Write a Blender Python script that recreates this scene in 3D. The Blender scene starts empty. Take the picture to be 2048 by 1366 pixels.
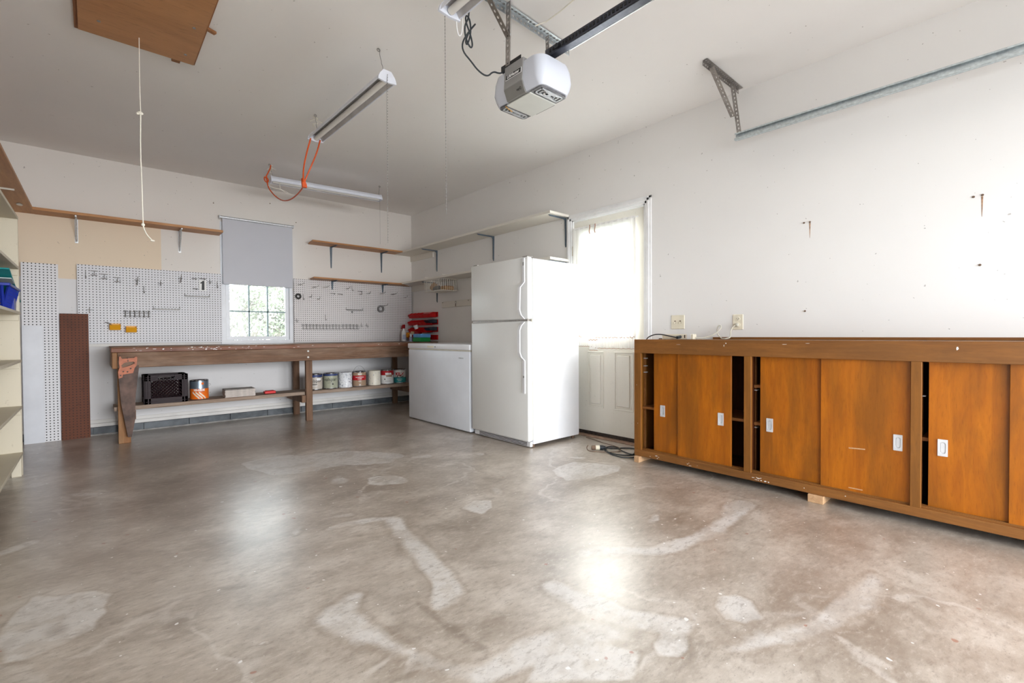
import bpy, bmesh, math, random
import numpy as np
from mathutils import Vector, Matrix, noise
random.seed(7)
SC = bpy.context.scene
COL = SC.collection

# ------------------------------------------------------------------ camera, sky, lights, exposure
cam_d = bpy.data.cameras.new('camera'); cam = bpy.data.objects.new('camera', cam_d); COL.objects.link(cam)
cam_d.sensor_width = 36; cam_d.lens = 36 * 935.57 / 2048; cam_d.clip_start = 0.02
_yaw, _pit, _rol = 0.72901613, 0.01592151, -0.00546143
_r = Vector((math.cos(_yaw), -math.sin(_yaw), 0)); _f = Vector((math.sin(_yaw), math.cos(_yaw), 0)); _u = Vector((0, 0, 1))
_f2 = _f * math.cos(_pit) - _u * math.sin(_pit); _u2 = _u * math.cos(_pit) + _f * math.sin(_pit)
_r3 = _r * math.cos(_rol) + _u2 * math.sin(_rol); _u3 = _u2 * math.cos(_rol) - _r * math.sin(_rol)
cm = Matrix(((_r3.x, _u3.x, -_f2.x, 0), (_r3.y, _u3.y, -_f2.y, 0), (_r3.z, _u3.z, -_f2.z, 1.0), (0, 0, 0, 1)))
cam.matrix_world = cm
SC.camera = cam

w = bpy.data.worlds.new('sky'); SC.world = w; w.use_nodes = True
bg = w.node_tree.nodes['Background']
bg.inputs[0].default_value = (0.87, 0.935, 1.0, 1); bg.inputs[1].default_value = 8.5

sun_d = bpy.data.lights.new('sun', 'SUN'); sun = bpy.data.objects.new('sun', sun_d); COL.objects.link(sun)
sun_d.energy = 66; sun_d.angle = math.radians(2); sun_d.color = (1.0, 0.975, 0.94)
sun.rotation_euler = Vector((-1, -0.05, -0.62)).to_track_quat('-Z', 'Y').to_euler()

bounce_d = bpy.data.lights.new('added_bounce_light', 'AREA'); bounce = bpy.data.objects.new('added_bounce_light', bounce_d)
COL.objects.link(bounce); bounce_d.shape = 'RECTANGLE'; bounce_d.size = 3.2; bounce_d.size_y = 0.7; bounce_d.energy = 30; bounce_d.color = (0.84, 0.92, 1.0)
bounce.location = (1.0, -1.80, 0.35); bounce.rotation_euler = (math.radians(138), 0, 0)  # added lamp, low and tilted up, stands in for driveway bounce onto the ceiling

far_d = bpy.data.lights.new('added_far_fill_light', 'AREA'); far = bpy.data.objects.new('added_far_fill_light', far_d)
COL.objects.link(far); far_d.shape = 'RECTANGLE'; far_d.size = 5.0; far_d.size_y = 3.0; far_d.energy = 820; far_d.color = (1.0, 0.985, 0.965)
far.location = (2.7, -9.5, 2.0); far.rotation_euler = (math.radians(90), 0, 0)  # added fill lamp far outside, evens the light towards the back wall

for nm, loc, rot, sx, sy in (('sky_portal_garage_opening', (1.55, -1.72, 1.09), (90, 0, 0), 3.56, 2.1), ('sky_portal_window', (1.507, 6.45, 1.63), (-90, 0, 0), .74, 1.40)):
    pd = bpy.data.lights.new(nm, 'AREA'); po = bpy.data.objects.new(nm, pd); COL.objects.link(po); pd.shape = 'RECTANGLE'; pd.size = sx; pd.size_y = sy
    po.location = loc; po.rotation_euler = [math.radians(a) for a in rot]; pd.cycles.is_portal = True
SC.view_settings.view_transform = 'Standard'; SC.view_settings.look = 'None'
SC.view_settings.exposure = 0.21; SC.view_settings.gamma = 1.0; SC.view_settings.use_curve_mapping = False
try:
    SC.cycles.use_denoising = True; SC.cycles.denoising_prefilter = 'NONE'; SC.cycles.max_bounces = 10; SC.cycles.diffuse_bounces = 7
    SC.cycles.sample_clamp_indirect = 8; SC.cycles.caustics_reflective = False; SC.cycles.caustics_refractive = False
except Exception: pass

XR, YB, ZC = 3.613, 6.33, 2.80     # right wall, back wall, ceiling
XL, YF = -0.72, -1.6               # left wall, front wall

# ------------------------------------------------------------------ materials
MATS = {}
def _m(name):
    m = bpy.data.materials.new(name); m.use_nodes = True; nt = m.node_tree
    return m, nt, nt.nodes['Principled BSDF']
def N(nt, t, **kw):
    n = nt.nodes.new(t)
    for k, v in kw.items():
        if k.startswith('i_'):
            key = k[2:]; key = int(key) if key.isdigit() else key.replace('_', ' ')
            n.inputs[key].default_value = v
        else: setattr(n, k, v)
    return n
def mixc(nt, fac, a, b):
    n = nt.nodes.new('ShaderNodeMix'); n.data_type = 'RGBA'
    for sock, v in ((n.inputs[0], fac), (n.inputs[6], a), (n.inputs[7], b)):
        if hasattr(v, 'links') or hasattr(v, 'is_linked'): nt.links.new(v, sock)
        elif isinstance(v, (int, float)): sock.default_value = v
        else: sock.default_value = (*v, 1) if len(v) == 3 else v
    return n.outputs[2]
def math_(nt, op, a, b=None, c=None, clamp=False):
    n = nt.nodes.new('ShaderNodeMath'); n.operation = op; n.use_clamp = clamp
    for i, v in enumerate((a, b, c)):
        if v is None: continue
        if hasattr(v, 'is_linked'): nt.links.new(v, n.inputs[i])
        else: n.inputs[i].default_value = v
    return n.outputs[0]
def coords(nt, scale=(1, 1, 1), kind='Object', rot=(0, 0, 0)):
    tc = nt.nodes.new('ShaderNodeTexCoord'); mp = nt.nodes.new('ShaderNodeMapping')
    mp.inputs['Scale'].default_value = scale; mp.inputs['Rotation'].default_value = rot
    nt.links.new(tc.outputs[kind], mp.inputs[0]); return mp.outputs[0]
def noise_(nt, vec, scale, detail=4, rough=0.55, dist=0.0):
    n = N(nt, 'ShaderNodeTexNoise'); n.inputs['Scale'].default_value = scale; n.inputs['Detail'].default_value = detail
    n.inputs['Roughness'].default_value = rough; n.inputs['Distortion'].default_value = dist
    nt.links.new(vec, n.inputs['Vector']); return n.outputs['Fac']
def ramp(nt, fac, stops):
    n = nt.nodes.new('ShaderNodeValToRGB'); cr = n.color_ramp
    while len(cr.elements) < len(stops): cr.elements.new(0.5)
    for e, (p, c) in zip(cr.elements, stops):
        e.position = p; e.color = (*c, 1) if len(c) == 3 else c
    nt.links.new(fac, n.inputs[0]); return n.outputs[0]
def sstep(nt, v, lo, hi):
    n = nt.nodes.new('ShaderNodeMapRange'); n.interpolation_type = 'SMOOTHSTEP'
    nt.links.new(v, n.inputs[0]); n.inputs[1].default_value = lo; n.inputs[2].default_value = hi
    return n.outputs[0]
def bump(nt, bs, h, strength=0.3, dist=0.002):
    b = nt.nodes.new('ShaderNodeBump'); b.inputs['Strength'].default_value = strength; b.inputs['Distance'].default_value = dist
    nt.links.new(h, b.inputs['Height']); nt.links.new(b.outputs[0], bs.inputs['Normal'])

def plain(name, col, rough=0.5, metal=0.0, var=0.06, vscale=12.0, bmp=0.0, spec=0.35, alpha=None, trans=None):
    if name in MATS: return MATS[name]
    m, nt, bs = _m(name)
    v = coords(nt); n = noise_(nt, v, vscale, 5)
    dark = tuple(c * (1 - var * 2) for c in col); lite = tuple(min(1, c * (1 + var)) for c in col)
    nt.links.new(ramp(nt, n, [(0.3, dark), (0.7, lite)]), bs.inputs['Base Color'])
    bs.inputs['Roughness'].default_value = rough; bs.inputs['Metallic'].default_value = metal
    bs.inputs['Specular IOR Level'].default_value = spec
    if bmp: bump(nt, bs, noise_(nt, v, vscale * 8, 3), bmp)
    if trans: bs.inputs['Transmission Weight'].default_value = trans
    MATS[name] = m; return m

def wood(name, c1, c2, c3=None, axis='X', scale=6.0, stretch=14.0, rough=0.5, gloss_var=0.1, blotch=0.35):
    if name in MATS: return MATS[name]
    m, nt, bs = _m(name)
    s = [stretch, stretch, stretch]; s['XYZ'.index(axis)] = 1.0
    v = coords(nt, tuple(s)); v2 = coords(nt)
    n = noise_(nt, v, scale * 0.5, 8, 0.62, 0.8); s2 = [4.5, 4.5, 4.5]; s2['XYZ'.index(axis)] = 1.0; nb = noise_(nt, coords(nt, tuple(s2)), 1.6, 4, 0.6, 0.4); nf = noise_(nt, v, scale * 5, 4)
    col = ramp(nt, n, [(0.28, c1), (0.72, c2)])
    if c3: col = mixc(nt, math_(nt, 'MULTIPLY', sstep(nt, nb, 0.38, 0.66), blotch), col, c3)
    dk = mixc(nt, math_(nt, 'MULTIPLY', sstep(nt, nf, 0.52, 0.75), 0.35), col, tuple(c * 0.45 for c in c1))
    nt.links.new(dk, bs.inputs['Base Color'])
    bs.inputs['Roughness'].default_value = rough; bs.inputs['Specular IOR Level'].default_value = 0.35
    bump(nt, bs, n, 0.12, 0.001)
    MATS[name] = m; return m

def scuffed_paint(name, col, scuff, amount=0.62, rough=0.5, grain=1.0):
    if name in MATS: return MATS[name]
    m, nt, bs = _m(name)
    v = coords(nt); v2 = coords(nt, (1, 6, 1))
    n = noise_(nt, v, 3, 6, 0.65); s = noise_(nt, v, 55, 3, 0.6); s2 = noise_(nt, v2, 16, 5, 0.7)
    base = mixc(nt, n, tuple(c * 0.93 for c in col), col)
    k = math_(nt, 'MULTIPLY', sstep(nt, s, amount, amount + 0.06), 0.8)
    k2 = math_(nt, 'MULTIPLY', sstep(nt, s2, 0.62, 0.72), 0.45)
    c = mixc(nt, math_(nt, 'MAXIMUM', k, k2), base, scuff)
    nt.links.new(c, bs.inputs['Base Color']); bs.inputs['Roughness'].default_value = rough
    bump(nt, bs, s, 0.08)
    MATS[name] = m; return m

def wall_mat(name, col, patch=None, dots=0.735, texture=0.12):
    m, nt, bs = _m(name)
    v = coords(nt); n = noise_(nt, v, 1.1, 5, 0.6)
    base = mixc(nt, n, tuple(c * 0.95 for c in col), tuple(min(1, c * 1.03) for c in col))
    if patch:      # unpainted patch of another paint colour on the back wall
        sx = nt.nodes.new('ShaderNodeSeparateXYZ'); nt.links.new(v, sx.inputs[0])
        a = math_(nt, 'LESS_THAN', sx.outputs[0], 0.556); b = math_(nt, 'GREATER_THAN', sx.outputs[2], 1.565)
        c = math_(nt, 'LESS_THAN', sx.outputs[2], 2.165)
        k = math_(nt, 'MULTIPLY', math_(nt, 'MULTIPLY', a, b), c)
        base = mixc(nt, k, base, patch)
        low = math_(nt, 'LESS_THAN', sx.outputs[2], 1.565)
        base = mixc(nt, math_(nt, 'MULTIPLY', low, 0.8), base, (0.70, 0.70, 0.72))
    # small dirt spots and hairline scratches
    sp = noise_(nt, v, 38, 2, 0.5); k = math_(nt, 'MULTIPLY', sstep(nt, sp, dots, dots + 0.02), 0.55)
    base = mixc(nt, k, base, (0.20, 0.17, 0.15))
    v3 = coords(nt, (1.5, 1.5, 22)); sc = noise_(nt, v3, 2.2, 6, 0.75); k3 = math_(nt, 'MULTIPLY', sstep(nt, sc, 0.70, 0.73), 0.22)
    base = mixc(nt, k3, base, (0.35, 0.31, 0.28))
    nt.links.new(base, bs.inputs['Base Color']); bs.inputs['Roughness'].default_value = 0.7
    bs.inputs['Specular IOR Level'].default_value = 0.3
    bump(nt, bs, noise_(nt, v, 160, 3, 0.6), texture, 0.001)
    return m

def pegboard_mat(name, col, x0, z0, hole=(0.012, 0.011, 0.010), pitch=0.0262, rad=0.0036, xaxis=0, dirt=0.0):
    m, nt, bs = _m(name)
    v = coords(nt); sx = nt.nodes.new('ShaderNodeSeparateXYZ'); nt.links.new(v, sx.inputs[0])
    def cell(o, off):
        a = math_(nt, 'DIVIDE', math_(nt, 'SUBTRACT', o, off), pitch)
        return math_(nt, 'MULTIPLY', math_(nt, 'SUBTRACT', math_(nt, 'FRACT', a), 0.5), pitch)
    dx = cell(sx.outputs[xaxis], x0); dz = cell(sx.outputs[2], z0)
    d = math_(nt, 'SQRT', math_(nt, 'ADD', math_(nt, 'MULTIPLY', dx, dx), math_(nt, 'MULTIPLY', dz, dz)))
    k = math_(nt, 'LESS_THAN', d, rad)
    n = noise_(nt, v, 2.5, 5, 0.6); nn = noise_(nt, v, 26, 4, 0.6)
    base = mixc(nt, n, tuple(c * 0.93 for c in col), col)
    if dirt:
        base = mixc(nt, math_(nt, 'MULTIPLY', sstep(nt, nn, 0.52, 0.75), dirt), base, tuple(c * 0.4 for c in col))
        base = mixc(nt, math_(nt, 'MULTIPLY', sstep(nt, noise_(nt, v, 3.1, 3), 0.5, 0.72), dirt), base, tuple(c * 0.45 for c in col))
    c = mixc(nt, k, base, hole)
    nt.links.new(c, bs.inputs['Base Color']); bs.inputs['Roughness'].default_value = 0.55; bs.inputs['Specular IOR Level'].default_value = 0.25
    return m

def metal(name, col, rough=0.35, var=0.08, metallic=1.0, spangle=True):
    if name in MATS: return MATS[name]
    m, nt, bs = _m(name); v = coords(nt); n = noise_(nt, v, 60 if spangle else 8, 3)
    nt.links.new(ramp(nt, n, [(0.35, tuple(c * (1 - var * 2) for c in col)), (0.65, tuple(min(1, c * (1 + var)) for c in col))]), bs.inputs['Base Color'])
    bs.inputs['Metallic'].default_value = metallic; bs.inputs['Roughness'].default_value = rough
    MATS[name] = m; return m

def glass_mat():
    m = bpy.data.materials.new('window_glass'); m.use_nodes = True; nt = m.node_tree; nt.nodes.clear()
    o = N(nt, 'ShaderNodeOutputMaterial'); t = N(nt, 'ShaderNodeBsdfTransparent'); g = N(nt, 'ShaderNodeBsdfGlossy')
    g.inputs['Roughness'].default_value = 0.30; fr = N(nt, 'ShaderNodeFresnel'); mx = N(nt, 'ShaderNodeMixShader')
    n = noise_(nt, coords(nt), 2.0); nt.links.new(ramp(nt, n, [(0, (0.93, 0.96, 0.95)), (1, (0.97, 0.99, 0.98))]), t.inputs[0])
    nt.links.new(fr.outputs[0], mx.inputs[0]); nt.links.new(t.outputs[0], mx.inputs[1]); nt.links.new(g.outputs[0], mx.inputs[2])
    nt.links.new(mx.outputs[0], o.inputs[0]); return m
def curtain_mat():
    m = bpy.data.materials.new('sheer_curtain'); m.use_nodes = True; nt = m.node_tree; nt.nodes.clear()
    o = N(nt, 'ShaderNodeOutputMaterial'); d = N(nt, 'ShaderNodeBsdfDiffuse'); t = N(nt, 'ShaderNodeBsdfTranslucent'); tr = N(nt, 'ShaderNodeBsdfTransparent')
    n = noise_(nt, coords(nt, (1, 3, 1)), 3.0, 5)
    c = ramp(nt, n, [(0.3, (0.91, 0.905, 0.90)), (0.7, (0.95, 0.95, 0.95))])
    nt.links.new(c, d.inputs[0]); nt.links.new(c, t.inputs[0])
    m1 = N(nt, 'ShaderNodeMixShader'); m1.inputs[0].default_value = 0.55
    nt.links.new(d.outputs[0], m1.inputs[1]); nt.links.new(t.outputs[0], m1.inputs[2])
    m2 = N(nt, 'ShaderNodeMixShader'); m2.inputs[0].default_value = 0.0
    nt.links.new(m1.outputs[0], m2.inputs[1]); nt.links.new(tr.outputs[0], m2.inputs[2])
    nt.links.new(m2.outputs[0], o.inputs[0]); return m
def shade_mat():
    m, nt, bs = _m('blackout_shade'); v = coords(nt)
    n = noise_(nt, v, 1.6, 3); c = mixc(nt, n, (0.50, 0.51, 0.56), (0.58, 0.585, 0.63))
    nt.links.new(c, bs.inputs['Base Color']); bs.inputs['Roughness'].default_value = 0.75
    bump(nt, bs, noise_(nt, v, 300, 2), 0.1, 0.0005); return m
def floor_mat():
    m, nt, bs = _m('stained_concrete'); v = coords(nt); vs = coords(nt, (1, 1.5, 1), rot=(0, 0, math.radians(38)))
    big = noise_(nt, v, 0.6, 5, 0.6, 0.2); mid = noise_(nt, vs, 2.2, 10, 0.66, 0.25); fine = noise_(nt, coords(nt, (1, 2.4, 1), rot=(0, 0, math.radians(38))), 20, 7, 0.72, 0.1)
    pit = noise_(nt, vs, 95, 3, 0.6); blo = noise_(nt, v, 1.1, 9, 0.66, 0.5); mot = noise_(nt, v, 5.5, 8, 0.7, 0.2)
    c = ramp(nt, mid, [(0.32, (0.248, 0.200, 0.158)), (0.50, (0.408, 0.350, 0.293)), (0.66, (0.565, 0.502, 0.440))])
    c = mixc(nt, math_(nt, 'MULTIPLY', sstep(nt, big, 0.45, 0.65), 0.30), c, (0.54, 0.49, 0.43))
    c = mixc(nt, math_(nt, 'MULTIPLY', sstep(nt, blo, 0.42, 0.68), 0.62), c, (0.225, 0.175, 0.130))
    # water rings: thin contour lines of a slow noise
    ring = noise_(nt, v, 0.8, 5, 0.5, 0.3); rr = math_(nt, 'ABSOLUTE', math_(nt, 'SUBTRACT', ring, 0.55))
    rk = math_(nt, 'MULTIPLY', math_(nt, 'SUBTRACT', 1.0, sstep(nt, rr, 0.001, 0.010)), math_(nt, 'MULTIPLY', sstep(nt, mot, 0.38, 0.56), 0.6))
    c = mixc(nt, rk, c, (0.60, 0.55, 0.50))
    att_l = N(nt, 'ShaderNodeAttribute', attribute_name='pale'); att_d = N(nt, 'ShaderNodeAttribute', attribute_name='dark')
    edge = math_(nt, 'MULTIPLY', math_(nt, 'SUBTRACT', noise_(nt, v, 5, 9, 0.70), 0.5), 0.8)
    pl = math_(nt, 'ADD', att_l.outputs['Fac'], edge); dl = math_(nt, 'ADD', att_d.outputs['Fac'], edge)
    pk = math_(nt, 'MULTIPLY', math_(nt, 'MULTIPLY', sstep(nt, pl, 0.38, 0.66), sstep(nt, att_l.outputs['Fac'], 0.0, 0.2)), math_(nt, 'MULTIPLY_ADD', sstep(nt, mot, 0.38, 0.60), 0.56, 0.24))
    c = mixc(nt, pk, c, (0.68, 0.655, 0.63))
    rim = math_(nt, 'SUBTRACT', 1.0, sstep(nt, math_(nt, 'ABSOLUTE', math_(nt, 'SUBTRACT', pl, 0.34)), 0.0, 0.14))
    c = mixc(nt, math_(nt, 'MULTIPLY', math_(nt, 'MULTIPLY', rim, sstep(nt, att_l.outputs['Fac'], 0.02, 0.15)), 0.28), c, (0.25, 0.185, 0.135))
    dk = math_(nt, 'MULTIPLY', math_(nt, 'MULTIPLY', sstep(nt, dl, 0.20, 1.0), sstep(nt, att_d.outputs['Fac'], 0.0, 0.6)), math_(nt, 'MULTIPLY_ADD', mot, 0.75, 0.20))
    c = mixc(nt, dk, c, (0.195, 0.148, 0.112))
    c = mixc(nt, math_(nt, 'MULTIPLY', sstep(nt, fine, 0.50, 0.66), 0.46), c, (0.19, 0.150, 0.122))
    c = mixc(nt, math_(nt, 'MULTIPLY', sstep(nt, fine, 0.48, 0.34), 0.34), c, (0.64, 0.585, 0.53))
    c = mixc(nt, math_(nt, 'MULTIPLY', sstep(nt, mot, 0.50, 0.68), 0.34), c, (0.225, 0.168, 0.128))
    c = mixc(nt, math_(nt, 'MULTIPLY', sstep(nt, mot, 0.48, 0.34), 0.22), c, (0.62, 0.56, 0.50))
    c = mixc(nt, math_(nt, 'MULTIPLY', sstep(nt, pit, 0.64, 0.70), 0.55), c, (0.12, 0.10, 0.09))
    wv = noise_(nt, coords(nt), 33, 1, 0.4)
    c = mixc(nt, math_(nt, 'MULTIPLY', sstep(nt, wv, 0.765, 0.775), 0.8), c, (0.78, 0.77, 0.75))
    rv = noise_(nt, coords(nt, (1, 1, 1), rot=(0, 0, 1)), 21, 1, 0.4)
    c = mixc(nt, math_(nt, 'MULTIPLY', sstep(nt, rv, 0.775, 0.79), 0.6), c, (0.30, 0.09, 0.05))
    nt.links.new(c, bs.inputs['Base Color'])
    rg = math_(nt, 'MULTIPLY_ADD', mid, 0.10, 0.28)
    rg = math_(nt, 'MULTIPLY_ADD', pk, 0.15, rg)
    nt.links.new(rg, bs.inputs['Roughness']); bs.inputs['Specular IOR Level'].default_value = 0.6; bs.inputs['Coat Weight'].default_value = 0.45; bs.inputs['Coat Roughness'].default_value = 0.28; bs.inputs['Coat IOR'].default_value = 1.6
    h = math_(nt, 'ADD', math_(nt, 'MULTIPLY', mot, 0.5), math_(nt, 'MULTIPLY', mid, 1.2))
    bump(nt, bs, h, 0.12, 0.004)
    return m

M_ceil = wall_mat('ceiling_paint', (0.83, 0.81, 0.79), dots=0.76, texture=0.18)
M_wallr = wall_mat('right_wall_paint', (0.785, 0.768, 0.748), dots=0.745)
M_wallb = wall_mat('back_wall_paint', (0.74, 0.70, 0.66), patch=(0.74, 0.62, 0.48), dots=0.74)
M_wall = wall_mat('wall_paint', (0.76, 0.74, 0.71))
M_white = plain('white_enamel', (0.80, 0.81, 0.84), 0.32, var=0.03, vscale=3)
M_freezer = plain('freezer_enamel', (0.76, 0.79, 0.85), 0.35, var=0.03, vscale=3)
M_cream = plain('cream_plastic', (0.76, 0.70, 0.56), 0.4, var=0.03)
M_gasket = plain('aged_gasket', (0.70, 0.66, 0.55), 0.6)
M_trim = plain('white_trim_paint', (0.82, 0.82, 0.82), 0.45, var=0.03)
M_vinyl = plain('white_vinyl', (0.74, 0.76, 0.80), 0.4, var=0.02)
M_door = scuffed_paint('door_paint', (0.80, 0.775, 0.70), (0.35, 0.30, 0.24), 0.70, 0.45)
M_shelfpaint = scuffed_paint('cream_shelf_paint', (0.60, 0.545, 0.43), (0.30, 0.25, 0.18), 0.70, 0.5)
M_wshelf = scuffed_paint('white_shelf_paint', (0.74, 0.70, 0.63), (0.45, 0.40, 0.33), 0.72, 0.5)
M_pine = wood('varnished_pine', (0.36, 0.155, 0.052), (0.53, 0.26, 0.10), (0.26, 0.115, 0.045), 'X', 5, 12, 0.45)
M_pineY = wood('varnished_pine_y', (0.36, 0.155, 0.052), (0.53, 0.26, 0.10), (0.26, 0.115, 0.045), 'Y', 5, 12, 0.45)
M_bench = wood('worn_bench_wood', (0.080, 0.038, 0.021), (0.24, 0.135, 0.080), (0.32, 0.23, 0.17), 'X', 6, 16, 0.7, blotch=0.5)
M_benchtop = wood('bench_top_wood', (0.10, 0.026, 0.009), (0.23, 0.072, 0.024), (0.30, 0.20, 0.15), 'X', 6, 10, 0.5, blotch=0.6)
M_leg = wood('bench_leg_wood', (0.085, 0.042, 0.022), (0.22, 0.118, 0.068), (0.27, 0.17, 0.11), 'Z', 6, 16, 0.7)
M_board = wood('shelf_plank_wood', (0.18, 0.125, 0.09), (0.42, 0.33, 0.265), (0.22, 0.14, 0.09), 'X', 8, 18, 0.75)
M_leghot = wood('orange_leg_wood', (0.17, 0.065, 0.018), (0.32, 0.145, 0.05), (0.36, 0.25, 0.14), 'Z', 6, 16, 0.6)
M_block = wood('raw_block_wood', (0.42, 0.24, 0.12), (0.60, 0.38, 0.21), None, 'X', 9, 8, 0.75)
M_ply = wood('hatch_plywood', (0.34, 0.150, 0.052), (0.47, 0.225, 0.085), (0.40, 0.19, 0.075), 'X', 3, 4, 0.42)
M_plyedge = wood('hatch_edge_wood', (0.20, 0.08, 0.03), (0.34, 0.15, 0.06), None, 'Y', 8, 10, 0.6)
M_cabdoor = wood('cabinet_door_veneer', (0.29, 0.075, 0.003), (0.45, 0.135, 0.004), (0.155, 0.055, 0.006), 'Z', 5, 9, 0.38, blotch=0.60)
M_cabframe = wood('cabinet_frame_wood', (0.165, 0.062, 0.014), (0.27, 0.110, 0.026), (0.13, 0.055, 0.016), 'Y', 5, 14, 0.42, blotch=0.5)
M_cabstile = wood('cabinet_stile_wood', (0.165, 0.060, 0.009), (0.28, 0.108, 0.018), (0.13, 0.052, 0.012), 'Z', 5, 14, 0.42, blotch=0.5)
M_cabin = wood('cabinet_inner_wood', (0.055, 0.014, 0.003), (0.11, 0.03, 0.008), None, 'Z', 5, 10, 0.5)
M_cabshelf = wood('cabinet_shelf_wood', (0.22, 0.08, 0.02), (0.36, 0.15, 0.05), None, 'Y', 5, 10, 0.5)
M_galv = metal('galvanised_steel', (0.56, 0.60, 0.62), 0.38)
M_galvd = metal('dull_angle_steel', (0.40, 0.375, 0.355), 0.45)
M_track = metal('track_steel', (0.60, 0.66, 0.68), 0.42, metallic=0.85)
M_darkmet = metal('dark_rail_steel', (0.085, 0.09, 0.11), 0.35)
M_brkt = metal('blue_grey_bracket', (0.13, 0.165, 0.20), 0.5, metallic=0.4)
M_wbrkt = metal('pale_bracket', (0.62, 0.64, 0.66), 0.45, metallic=0.5)
M_wire = metal('hook_wire', (0.21, 0.20, 0.19), 0.45, metallic=.3, spangle=False)
M_chrome = metal('can_steel', (0.62, 0.65, 0.70), 0.22, spangle=False)
M_alum = metal('pull_aluminium', (0.66, 0.67, 0.69), 0.4, spangle=False, metallic=0.25)
M_rust = metal('rusty_saw_steel', (0.105, 0.062, 0.048), 0.6, var=0.3, metallic=0.35, spangle=False)
M_black = plain('black_plastic', (0.018, 0.018, 0.020), 0.4)
M_dkcord = plain('black_cord', (0.025, 0.03, 0.035), 0.45)
M_bkcord = plain('brown_cord', (0.16, 0.10, 0.065), 0.6)
M_orange = plain('orange_cord_rubber', (0.62, 0.085, 0.012), 0.45)
M_red = plain('red_plastic', (0.62, 0.008, 0.010), 0.32, var=0.08)
M_redd = plain('dark_red_plastic', (0.30, 0.005, 0.008), 0.4)
M_navy = plain('black_bin_plastic', (0.02, 0.03, 0.045), 0.35)
M_crate = plain('maroon_crate_plastic', (0.016, 0.006, 0.009), 0.6)
M_yellow = plain('yellow_plastic', (0.72, 0.33, 0.010), 0.4)
M_blue = plain('blue_plastic', (0.010, 0.028, 0.30), 0.35)
M_white_wire = plain('white_coated_wire', (0.78, 0.75, 0.68), 0.4)
M_rope = plain('cotton_cord', (0.80, 0.77, 0.68), 0.8)
M_cordw = plain('beige_cord', (0.60, 0.57, 0.48), 0.5)
M_cmu = plain('grey_block_masonry', (0.15, 0.165, 0.18), 0.85, var=0.2, vscale=9, bmp=0.4)
M_cmu2 = plain('mortar_wash', (0.36, 0.35, 0.34), 0.9, var=0.15, vscale=14, bmp=0.4)
M_siding = plain('lower_board_paint', (0.70, 0.68, 0.655), 0.5, var=0.06, vscale=5)
M_lens = plain('opener_lens_plastic', (0.62, 0.65, 0.73), 0.25, var=0.01, vscale=2)
M_opgrey = plain('opener_grey_plastic', (0.30, 0.295, 0.29), 0.42, var=0.02)
M_opgrey2 = plain('opener_lower_plastic', (0.225, 0.22, 0.21), 0.42, var=0.02)
M_oppanel = plain('opener_door_plastic', (0.64, 0.66, 0.62), 0.4, var=0.02)
M_opdark = plain('opener_lamp_recess', (0.16, 0.16, 0.17), 0.3, var=0.3, vscale=30)
M_fix = plain('fixture_enamel', (0.74, 0.77, 0.85), 0.3, var=0.02)
M_reflector = metal('fixture_reflector', (0.50, 0.48, 0.48), 0.45, spangle=False, metallic=0.15)
M_tube = plain('unlit_fluorescent_tube', (0.80, 0.79, 0.75), 0.2, var=0.02)
M_inkblack = plain('black_ink', (0.012, 0.012, 0.012), 0.5)
M_inkwhite = plain('white_ink', (0.85, 0.85, 0.85), 0.5)
M_inkgrey = plain('grey_ink', (0.14, 0.13, 0.12), 0.5)
M_inkred = plain('red_ink', (0.50, 0.015, 0.02), 0.5)
M_inkblue = plain('navy_ink', (0.03, 0.05, 0.16), 0.5)
M_teal = plain('teal_label', (0.02, 0.27, 0.28), 0.45)
M_paper = plain('white_label', (0.78, 0.78, 0.77), 0.45)
M_olive = plain('olive_grey_label', (0.36, 0.37, 0.28), 0.4)
M_taupe = plain('taupe_label', (0.50, 0.45, 0.40), 0.4)
M_brownlab = plain('brown_label', (0.34, 0.23, 0.155), 0.4)
M_redlab = plain('red_label', (0.42, 0.012, 0.02), 0.4)
M_orlab = plain('orange_label', (0.80, 0.16, 0.012), 0.4)
M_tile = plain('grey_tile', (0.36, 0.32, 0.295), 0.55, var=0.15, vscale=20)
M_tile2 = plain('pale_tile_edge', (0.62, 0.56, 0.52), 0.6, var=0.1, vscale=20)
M_terra = plain('saw_handle_wood', (0.44, 0.135, 0.062), 0.5, var=0.15, vscale=30)
M_green = plain('green_box_plastic', (0.010, 0.28, 0.06), 0.4)
M_ltblue = plain('light_blue_box_plastic', (0.12, 0.36, 0.72), 0.4)
M_tape = plain('dark_tape', (0.035, 0.033, 0.03), 0.5)
M_tapeg = plain('grey_tape', (0.20, 0.19, 0.19), 0.45)
M_cream2 = plain('cream_paint_drips', (0.75, 0.71, 0.58), 0.5)
M_whitepaint = scuffed_paint('paint_smeared_can', (0.76, 0.77, 0.80), (0.14, 0.17, 0.24), 0.56, 0.4)
M_creampaint = scuffed_paint('cream_smeared_can', (0.74, 0.70, 0.60), (0.20, 0.24, 0.34), 0.60, 0.4)
M_bark = plain('tree_bark', (0.19, 0.17, 0.145), 0.9)
M_leaf = plain('tree_leaves', (0.27, 0.30, 0.235), 0.6, var=0.25, vscale=2)
M_grass = plain('dry_lawn', (0.13, 0.14, 0.10), 0.9, var=0.2)
M_drive = plain('driveway_asphalt', (0.10, 0.10, 0.10), 0.8)
M_glass = glass_mat(); M_curtain = curtain_mat(); M_shade = shade_mat(); M_floor = floor_mat()
M_brass = metal('tarnished_hinge', (0.55, 0.45, 0.30), 0.4, spangle=False)
M_curtrim = plain('brown_curtain_stitch', (0.30, 0.12, 0.05), 0.7)
M_wood_dark = plain('dark_threshold', (0.05, 0.035, 0.028), 0.7, var=0.3, vscale=40)
M_thresh = plain('brown_sill', (0.36, 0.235, 0.165), 0.75, var=0.2, vscale=20)

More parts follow.
